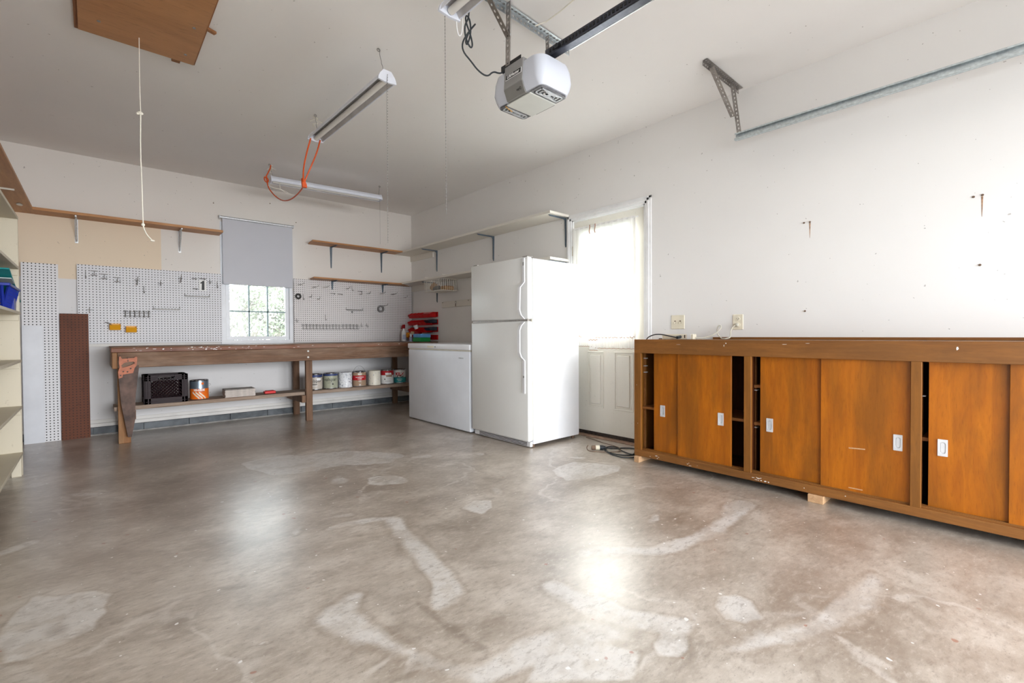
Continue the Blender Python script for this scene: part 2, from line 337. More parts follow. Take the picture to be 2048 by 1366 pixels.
# ------------------------------------------------------------------ mesh helpers
class MB:
    def __init__(s): s.bm = bmesh.new()
    def box(s, x0, x1, y0, y1, z0, z1, b=0.0, seg=1, R=None, at=None):
        t = bmesh.new(); bmesh.ops.create_cube(t, size=1)
        for v in t.verts:
            v.co = Vector(((x0 + x1) / 2 + v.co.x * (x1 - x0), (y0 + y1) / 2 + v.co.y * (y1 - y0), (z0 + z1) / 2 + v.co.z * (z1 - z0)))
        if b > 0: bmesh.ops.bevel(t, geom=t.edges[:], offset=b, segments=seg, affect='EDGES', profile=0.5)
        if R is not None:
            a = Vector(at) if at else Vector((0, 0, 0))
            for v in t.verts: v.co = a + R @ (v.co - a)
        s._merge(t); return s
    def _merge(s, t):
        me = bpy.data.meshes.new('tmp'); t.to_mesh(me); t.free(); s.bm.from_mesh(me); bpy.data.meshes.remove(me)
    def tube(s, pts, r, n=8, smooth_path=0, cap=True):
        P = [Vector(p) for p in pts]
        for _ in range(smooth_path):   # Chaikin, ends kept
            Q = [P[0]]
            for a, b in zip(P[:-1], P[1:]): Q += [a * 0.75 + b * 0.25, a * 0.25 + b * 0.75]
            Q.append(P[-1]); P = Q
        rings = []; up = None
        for i, p in enumerate(P):
            t = (P[min(i + 1, len(P) - 1)] - P[max(i - 1, 0)])
            if t.length < 1e-9: t = Vector((0, 0, 1))
            t.normalize()
            if up is None:
                up = Vector((0, 0, 1)) if abs(t.z) < 0.9 else Vector((1, 0, 0))
            sd = t.cross(up)
            if sd.length < 1e-6: up = Vector((0, 1, 0)); sd = t.cross(up)
            sd.normalize(); up = sd.cross(t).normalized()
            rr = r[i * (len(r) - 1) // max(1, len(P) - 1)] if isinstance(r, (list, tuple)) else r
            rings.append([s.bm.verts.new(p + (sd * math.cos(2 * math.pi * k / n) + up * math.sin(2 * math.pi * k / n)) * rr) for k in range(n)])
        for a, b in zip(rings[:-1], rings[1:]):
            for k in range(n): s.bm.faces.new((a[k], a[(k + 1) % n], b[(k + 1) % n], b[k]))
        if cap: s.bm.faces.new(rings[0][::-1]); s.bm.faces.new(rings[-1])
        return s
    def lathe(s, prof, c=(0, 0, 0), n=32, R=None, a0=0.0, a1=None):
        full = a1 is None; a1 = 2 * math.pi if full else a1; steps = n
        rings = []
        for (r, z) in prof:
            ring = []
            for k in range(steps if full else steps + 1):
                a = a0 + (a1 - a0) * k / steps
                v = Vector((max(r, 1e-5) * math.cos(a), max(r, 1e-5) * math.sin(a), z))
                if R is not None: v = R @ v
                ring.append(s.bm.verts.new(v + Vector(c)))
            rings.append(ring)
        for a, b in zip(rings[:-1], rings[1:]):
            m = len(a)
            for k in range(m if full else m - 1):
                s.bm.faces.new((a[k], a[(k + 1) % m], b[(k + 1) % m], b[k]))
        return s
    def prism(s, poly, axis, d0, d1, b=0.0):
        # poly: 2D points in the plane of the two other axes (in xyz order)
        t = bmesh.new()
        def mk(p, d):
            if axis == 'x': return Vector((d, p[0], p[1]))
            if axis == 'y': return Vector((p[0], d, p[1]))
            return Vector((p[0], p[1], d))
        A = [t.verts.new(mk(p, d0)) for p in poly]; B = [t.verts.new(mk(p, d1)) for p in poly]
        n = len(poly); f1 = t.faces.new(A); f2 = t.faces.new(B[::-1])
        for k in range(n): t.faces.new((A[k], B[k], B[(k + 1) % n], A[(k + 1) % n]))
        bmesh.ops.triangulate(t, faces=[f for f in t.faces if len(f.verts) > 4])
        bmesh.ops.recalc_face_normals(t, faces=t.faces[:])
        if b > 0: bmesh.ops.bevel(t, geom=[e for e in t.edges if not e.is_boundary and e.calc_face_angle(0) > 0.6], offset=b, segments=1, affect='EDGES')
        s._merge(t); return s
    def ring(s, c, R, r, normal='y', n=24, m=8):
        pts = []
        for k in range(n + 1):
            a = 2 * math.pi * k / n
            d = (math.cos(a) * R, math.sin(a) * R)
            pts.append({'y': (c[0] + d[0], c[1], c[2] + d[1]), 'x': (c[0], c[1] + d[0], c[2] + d[1]), 'z': (c[0] + d[0], c[1] + d[1], c[2])}[normal])
        return s.tube(pts, r, m, cap=False)
    def sphere(s, c, r, sc=(1, 1, 1), n=12):
        t = bmesh.new(); bmesh.ops.create_uvsphere(t, u_segments=n, v_segments=max(6, n // 2), radius=r)
        for v in t.verts: v.co = Vector((v.co.x * sc[0] + c[0], v.co.y * sc[1] + c[1], v.co.z * sc[2] + c[2]))
        s._merge(t); return s
    def done(s, name, mat, parent=None, smooth=False, **tags):
        return obj(name, s.bm, mat, parent, smooth, **tags)

def blotches(nrm, items, mat, name, parent):
    # irregular flat paint flecks: items = (a, b, ra, rb) in the plane, nrm = (axis, coordinate)
    rs = random.Random(17); b = MB()
    for (a, c, ra, rb) in items:
        n = rs.randint(6, 9); pts = []
        for k in range(n):
            an = 2 * math.pi * k / n; q = rs.uniform(.45, 1.15); pts.append((a + ra * q * math.cos(an), c + rb * q * math.sin(an)))
        b.prism(pts, nrm[0], nrm[1], nrm[1] + .0012)
    return b.done(name, mat, parent)
def tag(o, label=None, cat=None, group=None, kind=None):
    if label: o['label'] = label
    if cat: o['category'] = cat
    if group: o['group'] = group
    if kind: o['kind'] = kind
    return o
def obj(name, bm, mat, parent=None, smooth=False, label=None, cat=None, group=None, kind=None, origin=None):
    off = None
    if parent is not None:
        off = Vector(parent.get('_o', (0, 0, 0))); 
    elif origin is not None: off = Vector(origin)
    elif kind != 'structure':
        xs = [v.co for v in bm.verts]
        off = Vector(((min(v.x for v in xs) + max(v.x for v in xs)) / 2, (min(v.y for v in xs) + max(v.y for v in xs)) / 2, min(v.z for v in xs)))
    if off is not None:
        for v in bm.verts: v.co -= off
    bmesh.ops.recalc_face_normals(bm, faces=bm.faces[:])
    me = bpy.data.meshes.new(name); bm.to_mesh(me); bm.free()
    if smooth:
        me.shade_smooth()
        try: me.set_sharp_from_angle(angle=math.radians(35))
        except Exception: pass
    me.materials.append(mat)
    o = bpy.data.objects.new(name, me); COL.objects.link(o)
    if parent is not None:
        o.parent = parent; o['_o'] = tuple(parent.get('_o', (0, 0, 0)))
    elif off is not None:
        o.location = off; o['_o'] = tuple(off)
    return tag(o, label, cat, group, kind)
def thing(name, loc, label, cat, group=None):
    o = bpy.data.objects.new(name, None); COL.objects.link(o); o.location = loc; o['_o'] = tuple(loc)
    o.empty_display_size = 0.05
    return tag(o, label, cat, group)
def copy_tree(o, dloc, label=None, parent=None):
    kids = [c for c in bpy.data.objects if c.parent == o]
    c = o.copy(); COL.objects.link(c); c.parent = parent
    if parent is None:
        c.location = Vector(o.location) + Vector(dloc)
    if label: c['label'] = label
    for k in kids: copy_tree(k, (0, 0, 0), None, c)
    return c
def text_bm(txt, size, depth=0.0004, bold=0.0):
    cu = bpy.data.curves.new('lettering', 'FONT'); cu.body = txt; cu.size = size; cu.align_x = 'CENTER'; cu.align_y = 'CENTER'
    cu.extrude = depth; cu.offset = bold; cu.resolution_u = 3
    o = bpy.data.objects.new('lettering', cu); COL.objects.link(o)
    dg = bpy.context.evaluated_depsgraph_get(); me = bpy.data.meshes.new_from_object(o.evaluated_get(dg))
    bm = bmesh.new(); bm.from_mesh(me); bpy.data.meshes.remove(me)
    bpy.data.objects.remove(o); bpy.data.curves.remove(cu)
    return bm
def text_plane(bm, c, ax, up, stretch=1.0):
    ax = Vector(ax).normalized(); up = Vector(up).normalized(); nn = ax.cross(up)
    for v in bm.verts: v.co = Vector(c) + ax * v.co.x * stretch + up * v.co.y + nn * v.co.z
    return bm
def text_cyl(bm, c, r, ang, z):
    # wraps around a vertical can centred at c; ang = facing direction
    for v in bm.verts:
        a = ang + v.co.x / r; rr = r + v.co.z
        v.co = Vector((c[0] + rr * math.cos(a), c[1] + rr * math.sin(a), z + v.co.y))
    return bm
def merge_bm(dst, src):
    me = bpy.data.meshes.new('tmp'); src.to_mesh(me); src.free(); dst.from_mesh(me); bpy.data.meshes.remove(me)

# ------------------------------------------------------------------ floor with its stains, and dim light painted in at the back
A_ = dict(
A=[(-0.239,2.369),(-0.217,2.468),(-0.177,2.541),(-0.129,2.545),(-0.07,2.482),(0.003,2.44),(0.048,2.36),(0.036,2.259),(0.007,2.183),(-0.012,2.144),(-0.086,2.123),(-0.165,2.097),(-0.209,2.106),(-0.235,2.208)],
B=[(0.813,4.195),(1.134,4.164),(1.452,4.024),(1.757,3.81),(1.882,3.556),(1.843,3.44),(1.684,3.386),(1.442,3.478),(1.171,3.551),(0.978,3.597),(0.819,3.744)],
C=[(1.367,3.111),(1.461,3.133),(1.579,3.024),(1.604,2.891),(1.531,2.826),(1.412,2.879),(1.345,2.998)],
D=[(1.619,5.407),(1.747,5.443),(1.913,5.448),(1.93,5.309),(1.849,5.19),(1.68,5.237)],
E=[(1.597,2.207),(1.684,2.226),(1.761,2.155),(1.696,2.052),(1.588,2.031),(1.562,2.134)],
K=[(1.674,0.79),(1.746,0.804),(1.802,0.772),(1.809,0.719),(1.716,0.649),(1.663,0.678),(1.635,0.735)],
L=[(1.312,0.82),(1.391,0.844),(1.462,0.793),(1.404,0.736),(1.332,0.739),(1.29,0.783)],
M=[(2.51,2.344),(2.771,2.375),(2.94,2.123),(2.838,2.006),(2.555,2.011),(2.371,2.122)],
N=[(0.953,0.994),(1.021,1.02),(1.197,0.924),(1.26,0.835),(1.129,0.765),(0.906,0.967)])
PALE_LINES = [([(0.758,2.458),(0.818,2.553),(0.897,2.571),(1.045,2.529)],.018),([(0.916,2.411),(1.059,2.367),(1.203,2.308),(1.226,2.25)],.035),
([(1.18,2.265),(1.092,1.817),(1.073,1.628),(1.011,1.483),(0.922,1.432)],.055),([(0.699,1.699),(0.609,1.636),(0.646,1.492),(0.697,1.346),(0.738,1.204),(0.828,1.075)],.06),
([(0.828,1.075),(1.014,1.058),(1.102,1.01),(1.213,0.977),(1.276,0.903)],.06),([(1.65,1.372),(1.908,1.183),(2.196,1.086),(2.52,1.08),(2.805,1.117)],.05),
([(1.488,0.653),(1.663,0.551),(1.881,0.48),(2.118,0.429),(2.383,0.433)],.04),([(1.326,1.268),(1.348,1.086),(1.379,0.955),(1.47,0.815)],.05)]
DARK_POLYS = [[(2.005,0.778),(2.406,0.714),(2.799,0.651),(2.873,0.584),(2.478,0.459),(2.159,0.437),(1.842,0.515),(1.642,0.605),(1.581,0.66),(1.763,0.666)],
[(0.275,4.091),(0.629,4.088),(0.872,3.695),(0.647,3.215),(0.374,3.051),(0.104,3.122),(0.078,3.626)],
[(-0.6,5.9),(3.4,5.9),(2.75,5.2),(2.6,4.3),(1.4,4.5),(0.2,4.6),(-0.4,4.9)]]  # last polygon: brown back area, its dim light painted in with the stain
DARK_LINES = [([(0.001,2.151),(0.136,2.126),(0.212,2.143),(0.29,2.14),(0.422,2.117)],.012),([(0.876,1.495),(0.883,1.312),(0.897,1.164)],.018),([(2.938,1.862),(3.009,1.488),(2.911,1.13)],.008)]
def seg_dist(P, a, b):
    a = np.array(a); b = np.array(b); d = b - a; t = np.clip(((P - a) @ d) / (d @ d), 0, 1)
    return np.hypot(*(P - (a + t[:, None] * d)).T)
def poly_field(P, poly, soft):
    d = np.full(len(P), 9.0); ins = np.zeros(len(P), bool); n = len(poly)
    for i in range(n):
        a, b = poly[i], poly[(i + 1) % n]
        d = np.minimum(d, seg_dist(P, a, b))
        cond = ((a[1] > P[:, 1]) != (b[1] > P[:, 1]))
        with np.errstate(divide='ignore', invalid='ignore'):
            xi = (b[0] - a[0]) * (P[:, 1] - a[1]) / (b[1] - a[1] if b[1] != a[1] else 1e-9) + a[0]
        ins ^= cond & (P[:, 0] < xi)
    return np.clip(0.5 + np.where(ins, d, -d) / soft, 0, 1)
def build_floor():
    xs = np.concatenate([[XL - 0.15], np.arange(-0.7, 3.6, 0.014), [XR + 0.15]]); ys = np.concatenate([[YF - 0.2, -0.8], np.arange(0, 5.0, 0.014), np.arange(5.0, YB, 0.03), [YB + 0.15]])
    X, Y = np.meshgrid(xs, ys); P = np.stack([X.ravel(), Y.ravel()], 1); n = len(P); nx, ny = len(xs), len(ys)
    me = bpy.data.meshes.new('floor')
    co = np.zeros((n, 3), np.float32); co[:, :2] = P
    i = np.arange(nx - 1)[None, :] + nx * np.arange(ny - 1)[:, None]; q = np.stack([i, i + 1, i + 1 + nx, i + nx], -1).reshape(-1, 4)
    me.vertices.add(n); me.vertices.foreach_set('co', co.ravel())
    me.loops.add(q.size); me.loops.foreach_set('vertex_index', q.ravel().astype(np.int32))
    me.polygons.add(len(q)); me.polygons.foreach_set('loop_start', (np.arange(len(q)) * 4).astype(np.int32)); me.polygons.foreach_set('loop_total', np.full(len(q), 4, np.int32))
    me.update()
    pale = np.zeros(n); dark = np.zeros(n)
    rg = np.random.RandomState(11)
    def vnoise(Q, cell):      # smooth value noise, -1..1
        G = rg.rand(256, 256) * 2 - 1; q = Q / cell + 37.3; i = np.floor(q).astype(int); f = q - i; f = f * f * (3 - 2 * f)
        a = G[i[:, 0] % 256, i[:, 1] % 256]; b = G[(i[:, 0] + 1) % 256, i[:, 1] % 256]; c = G[i[:, 0] % 256, (i[:, 1] + 1) % 256]; d = G[(i[:, 0] + 1) % 256, (i[:, 1] + 1) % 256]
        return (a * (1 - f[:, 0]) + b * f[:, 0]) * (1 - f[:, 1]) + (c * (1 - f[:, 0]) + d * f[:, 0]) * f[:, 1]
    P0 = P
    amp = np.clip(P0[:, 1] / 3.0, .35, 1.0)
    def warp(k):
        return P0 + np.stack([sum(vnoise(P0, c) * a for c, a in ((.30, .050), (.11, .028), (.045, .014))) * amp * k for _ in (0, 1)], 1)
    P = warp(1.0); wob = 1 + .55 * vnoise(P0, .22)
    for p in A_.values(): pale = np.maximum(pale, poly_field(P, p, 0.06))
    for pts, r in PALE_LINES:
        d = np.full(n, 9.0)
        for a, b in zip(pts[:-1], pts[1:]): d = np.minimum(d, seg_dist(P, a, b))
        pale = np.maximum(pale, np.clip(0.5 + (r * wob - d) / 0.10, 0, 1) * (.80 + .25 * vnoise(P0, .35)))
    for k in range(70):      # scattered soft stains
        c = np.array([rg.uniform(-.4, 3.1), rg.uniform(.3, 5.6)]); ra = rg.uniform(.03, .16) * (0.6 + c[1] / 5); an = rg.uniform(0, 3.14); Q = P - c
        u = Q[:, 0] * math.cos(an) + Q[:, 1] * math.sin(an); w_ = (-Q[:, 0] * math.sin(an) + Q[:, 1] * math.cos(an)) * rg.uniform(1.2, 3.2)
        f = np.clip(1.1 - np.hypot(u, w_) / ra, 0, 1) * rg.uniform(.45, .95)
        if k % 2: dark = np.maximum(dark, f)
        else: pale = np.maximum(pale, f)
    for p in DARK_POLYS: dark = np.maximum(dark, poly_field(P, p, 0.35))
    for pts, r in DARK_LINES:
        d = np.full(n, 9.0)
        for a, b in zip(pts[:-1], pts[1:]): d = np.minimum(d, seg_dist(P, a, b))
        dark = np.maximum(dark, np.clip(0.5 + (r - d) / 0.03, 0, 1))
    for nm, arr in (('pale', pale), ('dark', dark)):
        at = me.attributes.new(nm, 'FLOAT', 'POINT'); at.data.foreach_set('value', arr.astype(np.float32))
    me.materials.append(M_floor)
    o = bpy.data.objects.new('floor', me); COL.objects.link(o); tag(o, kind='structure')
build_floor()

# ------------------------------------------------------------------ room shell
def struct(name, mb, mat, parent=None, smooth=False):
    return mb.done(name, mat, parent, smooth, **({} if parent else {'kind': 'structure'}))
struct('ceiling', MB().box(XL - .15, XR + .15, YF - .15, YB + .15, ZC, ZC + .12), M_ceil)
WX0, WX1, WZ0, WZ1 = 1.135, 1.880, 0.925, 2.33     # window opening
b = MB(); b.box(XL - .15, WX0, YB, YB + .15, 0.10, ZC); b.box(WX1, XR + .15, YB, YB + .15, 0.10, ZC)
b.box(WX0, WX1, YB, YB + .15, 0.10, WZ0); b.box(WX0, WX1, YB, YB + .15, WZ1, ZC)
b.box(XL - .15, XR + .15, YB + .01, YB + .15, 0, 0.10)
struct('wall_back', b, M_wallb)
DY0, DY1, DZ0, DZ1 = 2.285, 3.125, 0.0, 2.135      # side door opening
b = MB(); b.box(XR, XR + .15, YF, DY0, 0, ZC); b.box(XR, XR + .15, DY1, YB, 0, ZC); b.box(XR, XR + .15, DY0, DY1, DZ1, ZC)
struct('wall_right', b, M_wallr)
struct('wall_left', MB().box(XL - .15, XL, YF - .15, YB, 0, ZC), M_wall)
b = MB(); b.box(XL, -0.25, YF - .15, YF, 0, ZC); b.box(3.24, XR + .15, YF - .15, YF, 0, ZC); b.box(-0.25, 3.24, YF - .15, YF, 2.15, ZC)
struct('wall_front', b, M_wall)
# masonry curb course and painted board at the foot of the back wall
b = MB()
x = -0.02
i = 0
while x < 3.58:
    b.box(x + .0015, min(x + 0.397, 3.61), YB - 0.035, YB + .02, 0.0, 0.082, 0.002); x += 0.4; i += 1
b.box(-0.7, -0.022, YB - 0.035, YB + .02, 0.0, 0.082, 0.002)
struct('baseboard_back', b, M_cmu)
b = MB(); b.box(-0.7, XR, YB - 0.055, YB - .03, 0.0, 0.016, 0.006); struct('trim_1', b, M_cmu2)
struct('trim_2', MB().box(-0.7, XR - .002, YB - 0.018, YB, 0.083, 0.118, 0.002), M_siding)
struct('trim_3', MB().box(-0.7, XR - .002, YB - 0.010, YB, 0.121, 0.155, 0.002), M_siding)
# ledge board under the window and pegboards
struct('trim_4', MB().box(-0.1, 1.09, YB - 0.012, YB, 0.893, 0.925, 0.002), M_siding)

# window
wn = thing('window_1', (1.505, YB, WZ0), None, None); wn['kind'] = 'structure'
fw_ = 0.055; y0, y1 = YB + 0.005, YB + 0.06
b = MB(); b.box(WX0 - .028, WX0 + .025, YB - .004, YB + .08, WZ0 - .03, WZ1, .003); b.box(WX1 - .022, WX1 + .018, YB - .004, YB + .08, WZ0 - .03, WZ1, .003)
b.box(WX0 - .028, WX1 + .018, YB - .006, YB + .08, WZ0 - .03, WZ0 + .022, .003); b.box(WX0, WX1, YB, YB + .08, WZ1 - .03, WZ1, .003)
b.done('window_frame', M_vinyl, wn)
sx0, sx1, sz0 = WX0 + .026, WX1 - .023, WZ0 + .024
for nm, za, zb, yy in (('sash', sz0, 1.66, YB + .02), ('sash', 1.62, WZ1 - .03, YB + .045)):
    b = MB(); b.box(sx0, sx0 + .04, yy + .0005, yy + .0295, za + .04, zb - .035, .0); b.box(sx1 - .04, sx1, yy + .0005, yy + .0295, za + .04, zb - .035, .0)
    b.box(sx0, sx1, yy, yy + .03, za, za + .04, .003); b.box(sx0, sx1, yy, yy + .03, zb - .035, zb, .003)
    s_ = b.done(nm, M_vinyl, wn)
    b = MB()
    gx = [sx0 + .04 + (sx1 - sx0 - .08) * k / 3 for k in (1, 2)]
    for g in gx: b.box(g - .008, g + .008, yy + .006, yy + .018, za + .03, zb - .03)
    zz = (1.29 if za < 1.5 else 1.98)
    b.box(sx0 + .03, sx1 - .03, yy + .006, yy + .018, zz - .008, zz + .008)
    b.done('muntin', plain('muntin_grey', (0.30, 0.40, 0.42), 0.5), s_)
    MB().box(sx0 + .035, sx1 - .035, yy + .008, yy + .011, za + .035, zb - .03).done('window_pane', M_glass, s_)

# door
dr = thing('door_1', (XR, 2.70, 0.0), None, None); dr['kind'] = 'structure'
b = MB()
cy0, cy1, cz = 2.222, 3.19, 2.195
for k, (dd, th) in enumerate(((0.0, .012), (0.018, .020), (0.040, .014))):
    b.box(XR - th, XR, cy0 + dd, cy0 + dd + .022, 0, cz - dd, .002); b.box(XR - th, XR, cy1 - dd - .022, cy1 - dd, 0, cz - dd, .002)
    b.box(XR - th, XR, cy0 + dd, cy1 - dd, cz - dd - .022, cz - dd, .002)
b.box(XR - .004, XR + .14, DY0 - .002, DY0 + .015, 0, DZ1, .001); b.box(XR - .004, XR + .14, DY1 - .015, DY1 + .002, 0, DZ1, .001); b.box(XR - .004, XR + .14, DY0, DY1, DZ1 - .014, DZ1 + .002, .001)
b.done('door_casing', M_trim, dr)
lx = XR + .012; la, lb = DY0 + .018, DY1 - .018; gz0, gz1 = 1.00, 2.00; gy0, gy1 = la + .12, lb - .12
b = MB(); b.box(lx, lx + .04, la, gy0, .045, DZ1 - .02); b.box(lx, lx + .04, gy1, lb, .045, DZ1 - .02); b.box(lx, lx + .04, gy0, gy1, .045, gz0); b.box(lx, lx + .04, gy0, gy1, gz1, DZ1 - .02)
for (pa, pb) in ((2.415, 2.625), (2.745, 2.935)):
    for k, (ins, ht) in enumerate(((0, .006), (.018, .003), (.034, .009))):
        if k < 2:
            z0, z1 = .285 + ins, .83 - ins; a0, a1 = pa + ins, pb - ins
            b.box(lx - ht, lx + .001, a0, a0 + .014, z0 + .014, z1 - .014, .0); b.box(lx - ht, lx + .001, a1 - .014, a1, z0 + .014, z1 - .014, .0)
            b.box(lx - ht, lx + .001, a0, a1, z0, z0 + .014, .002); b.box(lx - ht, lx + .001, a0, a1, z1 - .014, z1, .002)
        else: b.box(lx - ht, lx + .001, pa + ins, pb - ins, .285 + ins, .83 - ins, .006)
slab = b.done('door_slab', M_door, dr)
MB().box(lx + .015, lx + .02, gy0 - .01, gy1 + .01, gz0 - .01, gz1 + .01).done('door_glass', M_glass, slab)
b = MB()
for k in (1, 2): b.box(lx + .008, lx + .028, gy0 + (gy1 - gy0) * k / 3 - .01, gy0 + (gy1 - gy0) * k / 3 + .01, gz0, gz1)
for k in (1, 2): b.box(lx + .008, lx + .028, gy0, gy1, gz0 + (gz1 - gz0) * k / 3 - .01, gz0 + (gz1 - gz0) * k / 3 + .01)
b.done('muntin', M_trim, slab)
MB().box(lx - .004, lx + .1, la - .01, lb + .01, .012, .046, .003).done('door_bottom_sweep', M_wood_dark, dr)
MB().box(XR - .055, XR + .15, DY0 - .06, DY1 + .06, 0.0, .012, .003).done('door_sill', M_thresh, dr)
for z in (1.83, 1.0, .22):
    b = MB(); b.box(XR - .006, XR + .01, DY1 - .032, DY1 - .004, z - .045, z + .045, .002); b.tube([(XR - .006, DY1 - .016, z - .048), (XR - .006, DY1 - .016, z + .048)], .006)
    b.done('hinge', M_brass, dr)

# curtain on the door
cu = thing('door_curtain', (XR - .05, 2.69, .85), 'sunlit sheer white curtain with brown frilled hem hanging over the door window', 'curtain')
def sheet(y0_, y1_, z0_, z1_, x_, amp, freq, ny=110, nz=30, ph=0.0, pinch=0.0):
    bm = bmesh.new(); g = []
    for j in range(nz + 1):
        t = j / nz; row = []
        for i in range(ny + 1):
            s_ = i / ny; y = y0_ + (y1_ - y0_) * s_; z = z0_ + (z1_ - z0_) * t
            a = amp * (0.5 + 0.5 * (1 - t)) * (math.sin(freq * s_ * 2 * math.pi + ph + 0.7 * math.sin(5 * t)) + 0.4 * math.sin(freq * 2.3 * s_ * 6.28 + 1.3))
            row.append(bm.verts.new((x_ + a, y, z)))
        g.append(row)
    for j in range(nz):
        for i in range(ny): bm.faces.new((g[j][i], g[j][i + 1], g[j + 1][i + 1], g[j + 1][i]))
    return bm
obj('curtain_panel', sheet(2.36, 3.085, .955, 2.045, XR - .035, .007, 11), M_curtain, cu, True)
obj('curtain_frill', sheet(2.36, 2.80, .862, .962, XR - .042, .006, 15, 100, 6, .5), M_curtain, cu, True)
obj('curtain_frill', sheet(2.83, 3.06, .878, .968, XR - .042, .006, 8, 60, 6, .9), M_curtain, cu, True)
obj('curtain_frill', sheet(2.765, 2.87, .842, .935, XR - .050, .006, 4, 40, 6, .2), M_curtain, cu, True)
for (ya, yb_, z_, xx, fr) in ((2.36, 2.80, .965, .052, 11), (2.83, 3.06, .972, .052, 6), (2.765, 2.87, .940, .06, 3)):
    n = 70; MB().tube([(XR - xx, ya + (yb_ - ya) * k / n, z_ + .006 * math.sin(fr * 2 * math.pi * k / n) * (1 if k % 3 else .4)) for k in range(n + 1)], .0022, 5).done('hem_stitch', M_curtrim, cu)
for (ya, yb_, z_, xx) in ((2.36, 2.80, .862, .048), (2.83, 3.06, .878, .048), (2.765, 2.87, .842, .056)):
    n = 40; MB().tube([(XR - xx, ya + (yb_ - ya) * k / n, z_ + .002 * math.sin(k * 1.3)) for k in range(n + 1)], .002, 5).done('hem_stitch', M_curtrim, cu)
MB().tube([(XR - .03, 2.34, 2.03), (XR - .03, 3.10, 2.03)], .006).done('curtain_rod', M_trim, cu)
for y_ in (2.80, 2.865):
    MB().tube([(XR - .045, y_, 2.045), (XR - .05, y_ - .006, 2.02), (XR - .045, y_ + .008, 1.985), (XR - .05, y_ - .004, 1.96)], .004, 5, 1).done('curtain_tie', M_curtrim, cu)

# ------------------------------------------------------------------ roller blind
rb = thing('roller_blind', (1.49, YB - .04, 1.61), 'grey roller blind pulled over upper half of back window', 'blind')
MB().tube([(1.105, YB - .045, 2.372), (1.900, YB - .045, 2.372)], .016, 16).done('roller', M_wbrkt, rb, True)
bm = bmesh.new(); g = []
for j in range(25):
    t = j / 24; row = []
    for i in range(31):
        s_ = i / 30; x = 1.125 + .765 * s_; z = 2.37 - .765 * t
        row.append(bm.verts.new((x, YB - .050 + .004 * math.sin(3 * s_ + 4 * t) * t + .004 * noise.noise((x * 3, z * 3, 0)), z)))
    g.append(row)
for j in range(24):
    for i in range(30): bm.faces.new((g[j][i], g[j][i + 1], g[j + 1][i + 1], g[j + 1][i]))
obj('blind_fabric', bm, M_shade, rb, True)
MB().box(1.125, 1.890, YB - .056, YB - .046, 1.598, 1.612, .002).done('hem_bar', M_shade, rb)
for x in (1.100, 1.905): MB().box(x - .004, x + .004, YB - .06, YB, 2.355, 2.392, .001).done('blind_bracket', M_wbrkt, rb)

# ------------------------------------------------------------------ shelf brackets
def bracket(parent, wx, wy, z, arm, drop, wdir, mat, width=.034, gusset=True):
    """stamped steel bracket; wall point (wx, wy), arm reaches 'arm' along wdir from the wall, leg drops 'drop'."""
    b = MB(); dx, dy = wdir; px, py = -dy, dx; h = width / 2
    def slab(p0, p1, w0, w1, th, nrm):
        p0 = Vector(p0); p1 = Vector(p1); s0 = Vector((px, py, 0)); nn = Vector(nrm).normalized()
        vs = []
        for p, w_ in ((p0, w0), (p1, w1)):
            for sg in (-1, 1):
                for tt in (0, 1): vs.append(b.bm.verts.new(p + s0 * (sg * w_ / 2) + nn * th * tt))
        f = [(0, 1, 3, 2), (4, 6, 7, 5), (0, 4, 5, 1), (2, 3, 7, 6), (0, 2, 6, 4), (1, 5, 7, 3)]
        for q in f: b.bm.faces.new([vs[k] for k in q])
    w3 = Vector((wx, wy, 0))
    tip = (wx + dx * arm, wy + dy * arm, z - .002); cor = (wx, wy, z - .002); bot = (wx, wy, z - drop)
    slab(cor, tip, width, width * .5, .003, (0, 0, -1)); slab(cor, bot, width, width * .45, .003, (dx, dy, 0))
    # raised rib along both legs and the curved web between them
    slab((wx, wy, z - .004), (wx + dx * arm * .95, wy + dy * arm * .95, z - .004), width * .35, width * .2, .010, (0, 0, -1))
    slab((wx + dx * .002, wy + dy * .002, z - .004), (wx + dx * .002, wy + dy * .002, z - drop * .95), width * .35, width * .2, .010, (dx, dy, 0))
    if gusset:
        n = 8; r = min(arm, drop) * .32
        for k in range(n):
            a0 = math.pi / 2 * k / n; a1 = math.pi / 2 * (k + 1) / n
            def pt(a): return Vector((wx + dx * (r - r * math.sin(a)), wy + dy * (r - r * math.sin(a)), z - (r - r * math.cos(a)) ))
            c0 = Vector((wx, wy, z - .002))
            p0 = pt(a0); p1 = pt(a1); s0 = Vector((px, py, 0)) * .0015
            A = [b.bm.verts.new(v) for v in (c0 + s0, p0 + s0, p1 + s0)]; B = [b.bm.verts.new(v) for v in (c0 - s0, p0 - s0, p1 - s0)]
            b.bm.faces.new(A); b.bm.faces.new(B[::-1]); b.bm.faces.new((A[1], B[1], B[2], A[2]))
    return b.done('shelf_bracket', mat, parent)
def strut_bracket(parent, wx, wy, z, arm, drop, wdir, mat):
    dx, dy = wdir; b = MB()
    b.tube([(wx + dx * .006, wy + dy * .006, z - drop), (wx + dx * .006, wy + dy * .006, z - .006), (wx + dx * arm, wy + dy * arm, z - .006)], .008, 4)
    b.tube([(wx + dx * .008, wy + dy * .008, z - drop * .95), (wx + dx * arm * .7, wy + dy * arm * .7, z - .012)], .007, 4)
    b.box(wx - .012 if dy else min(wx, wx + dx * .004), wx + .012 if dy else max(wx, wx + dx * .004), wy - .004 if dy else wy - .012, wy if dy else wy + .012, z - drop - .012, z - .004)
    return b.done('shelf_bracket', mat, parent)

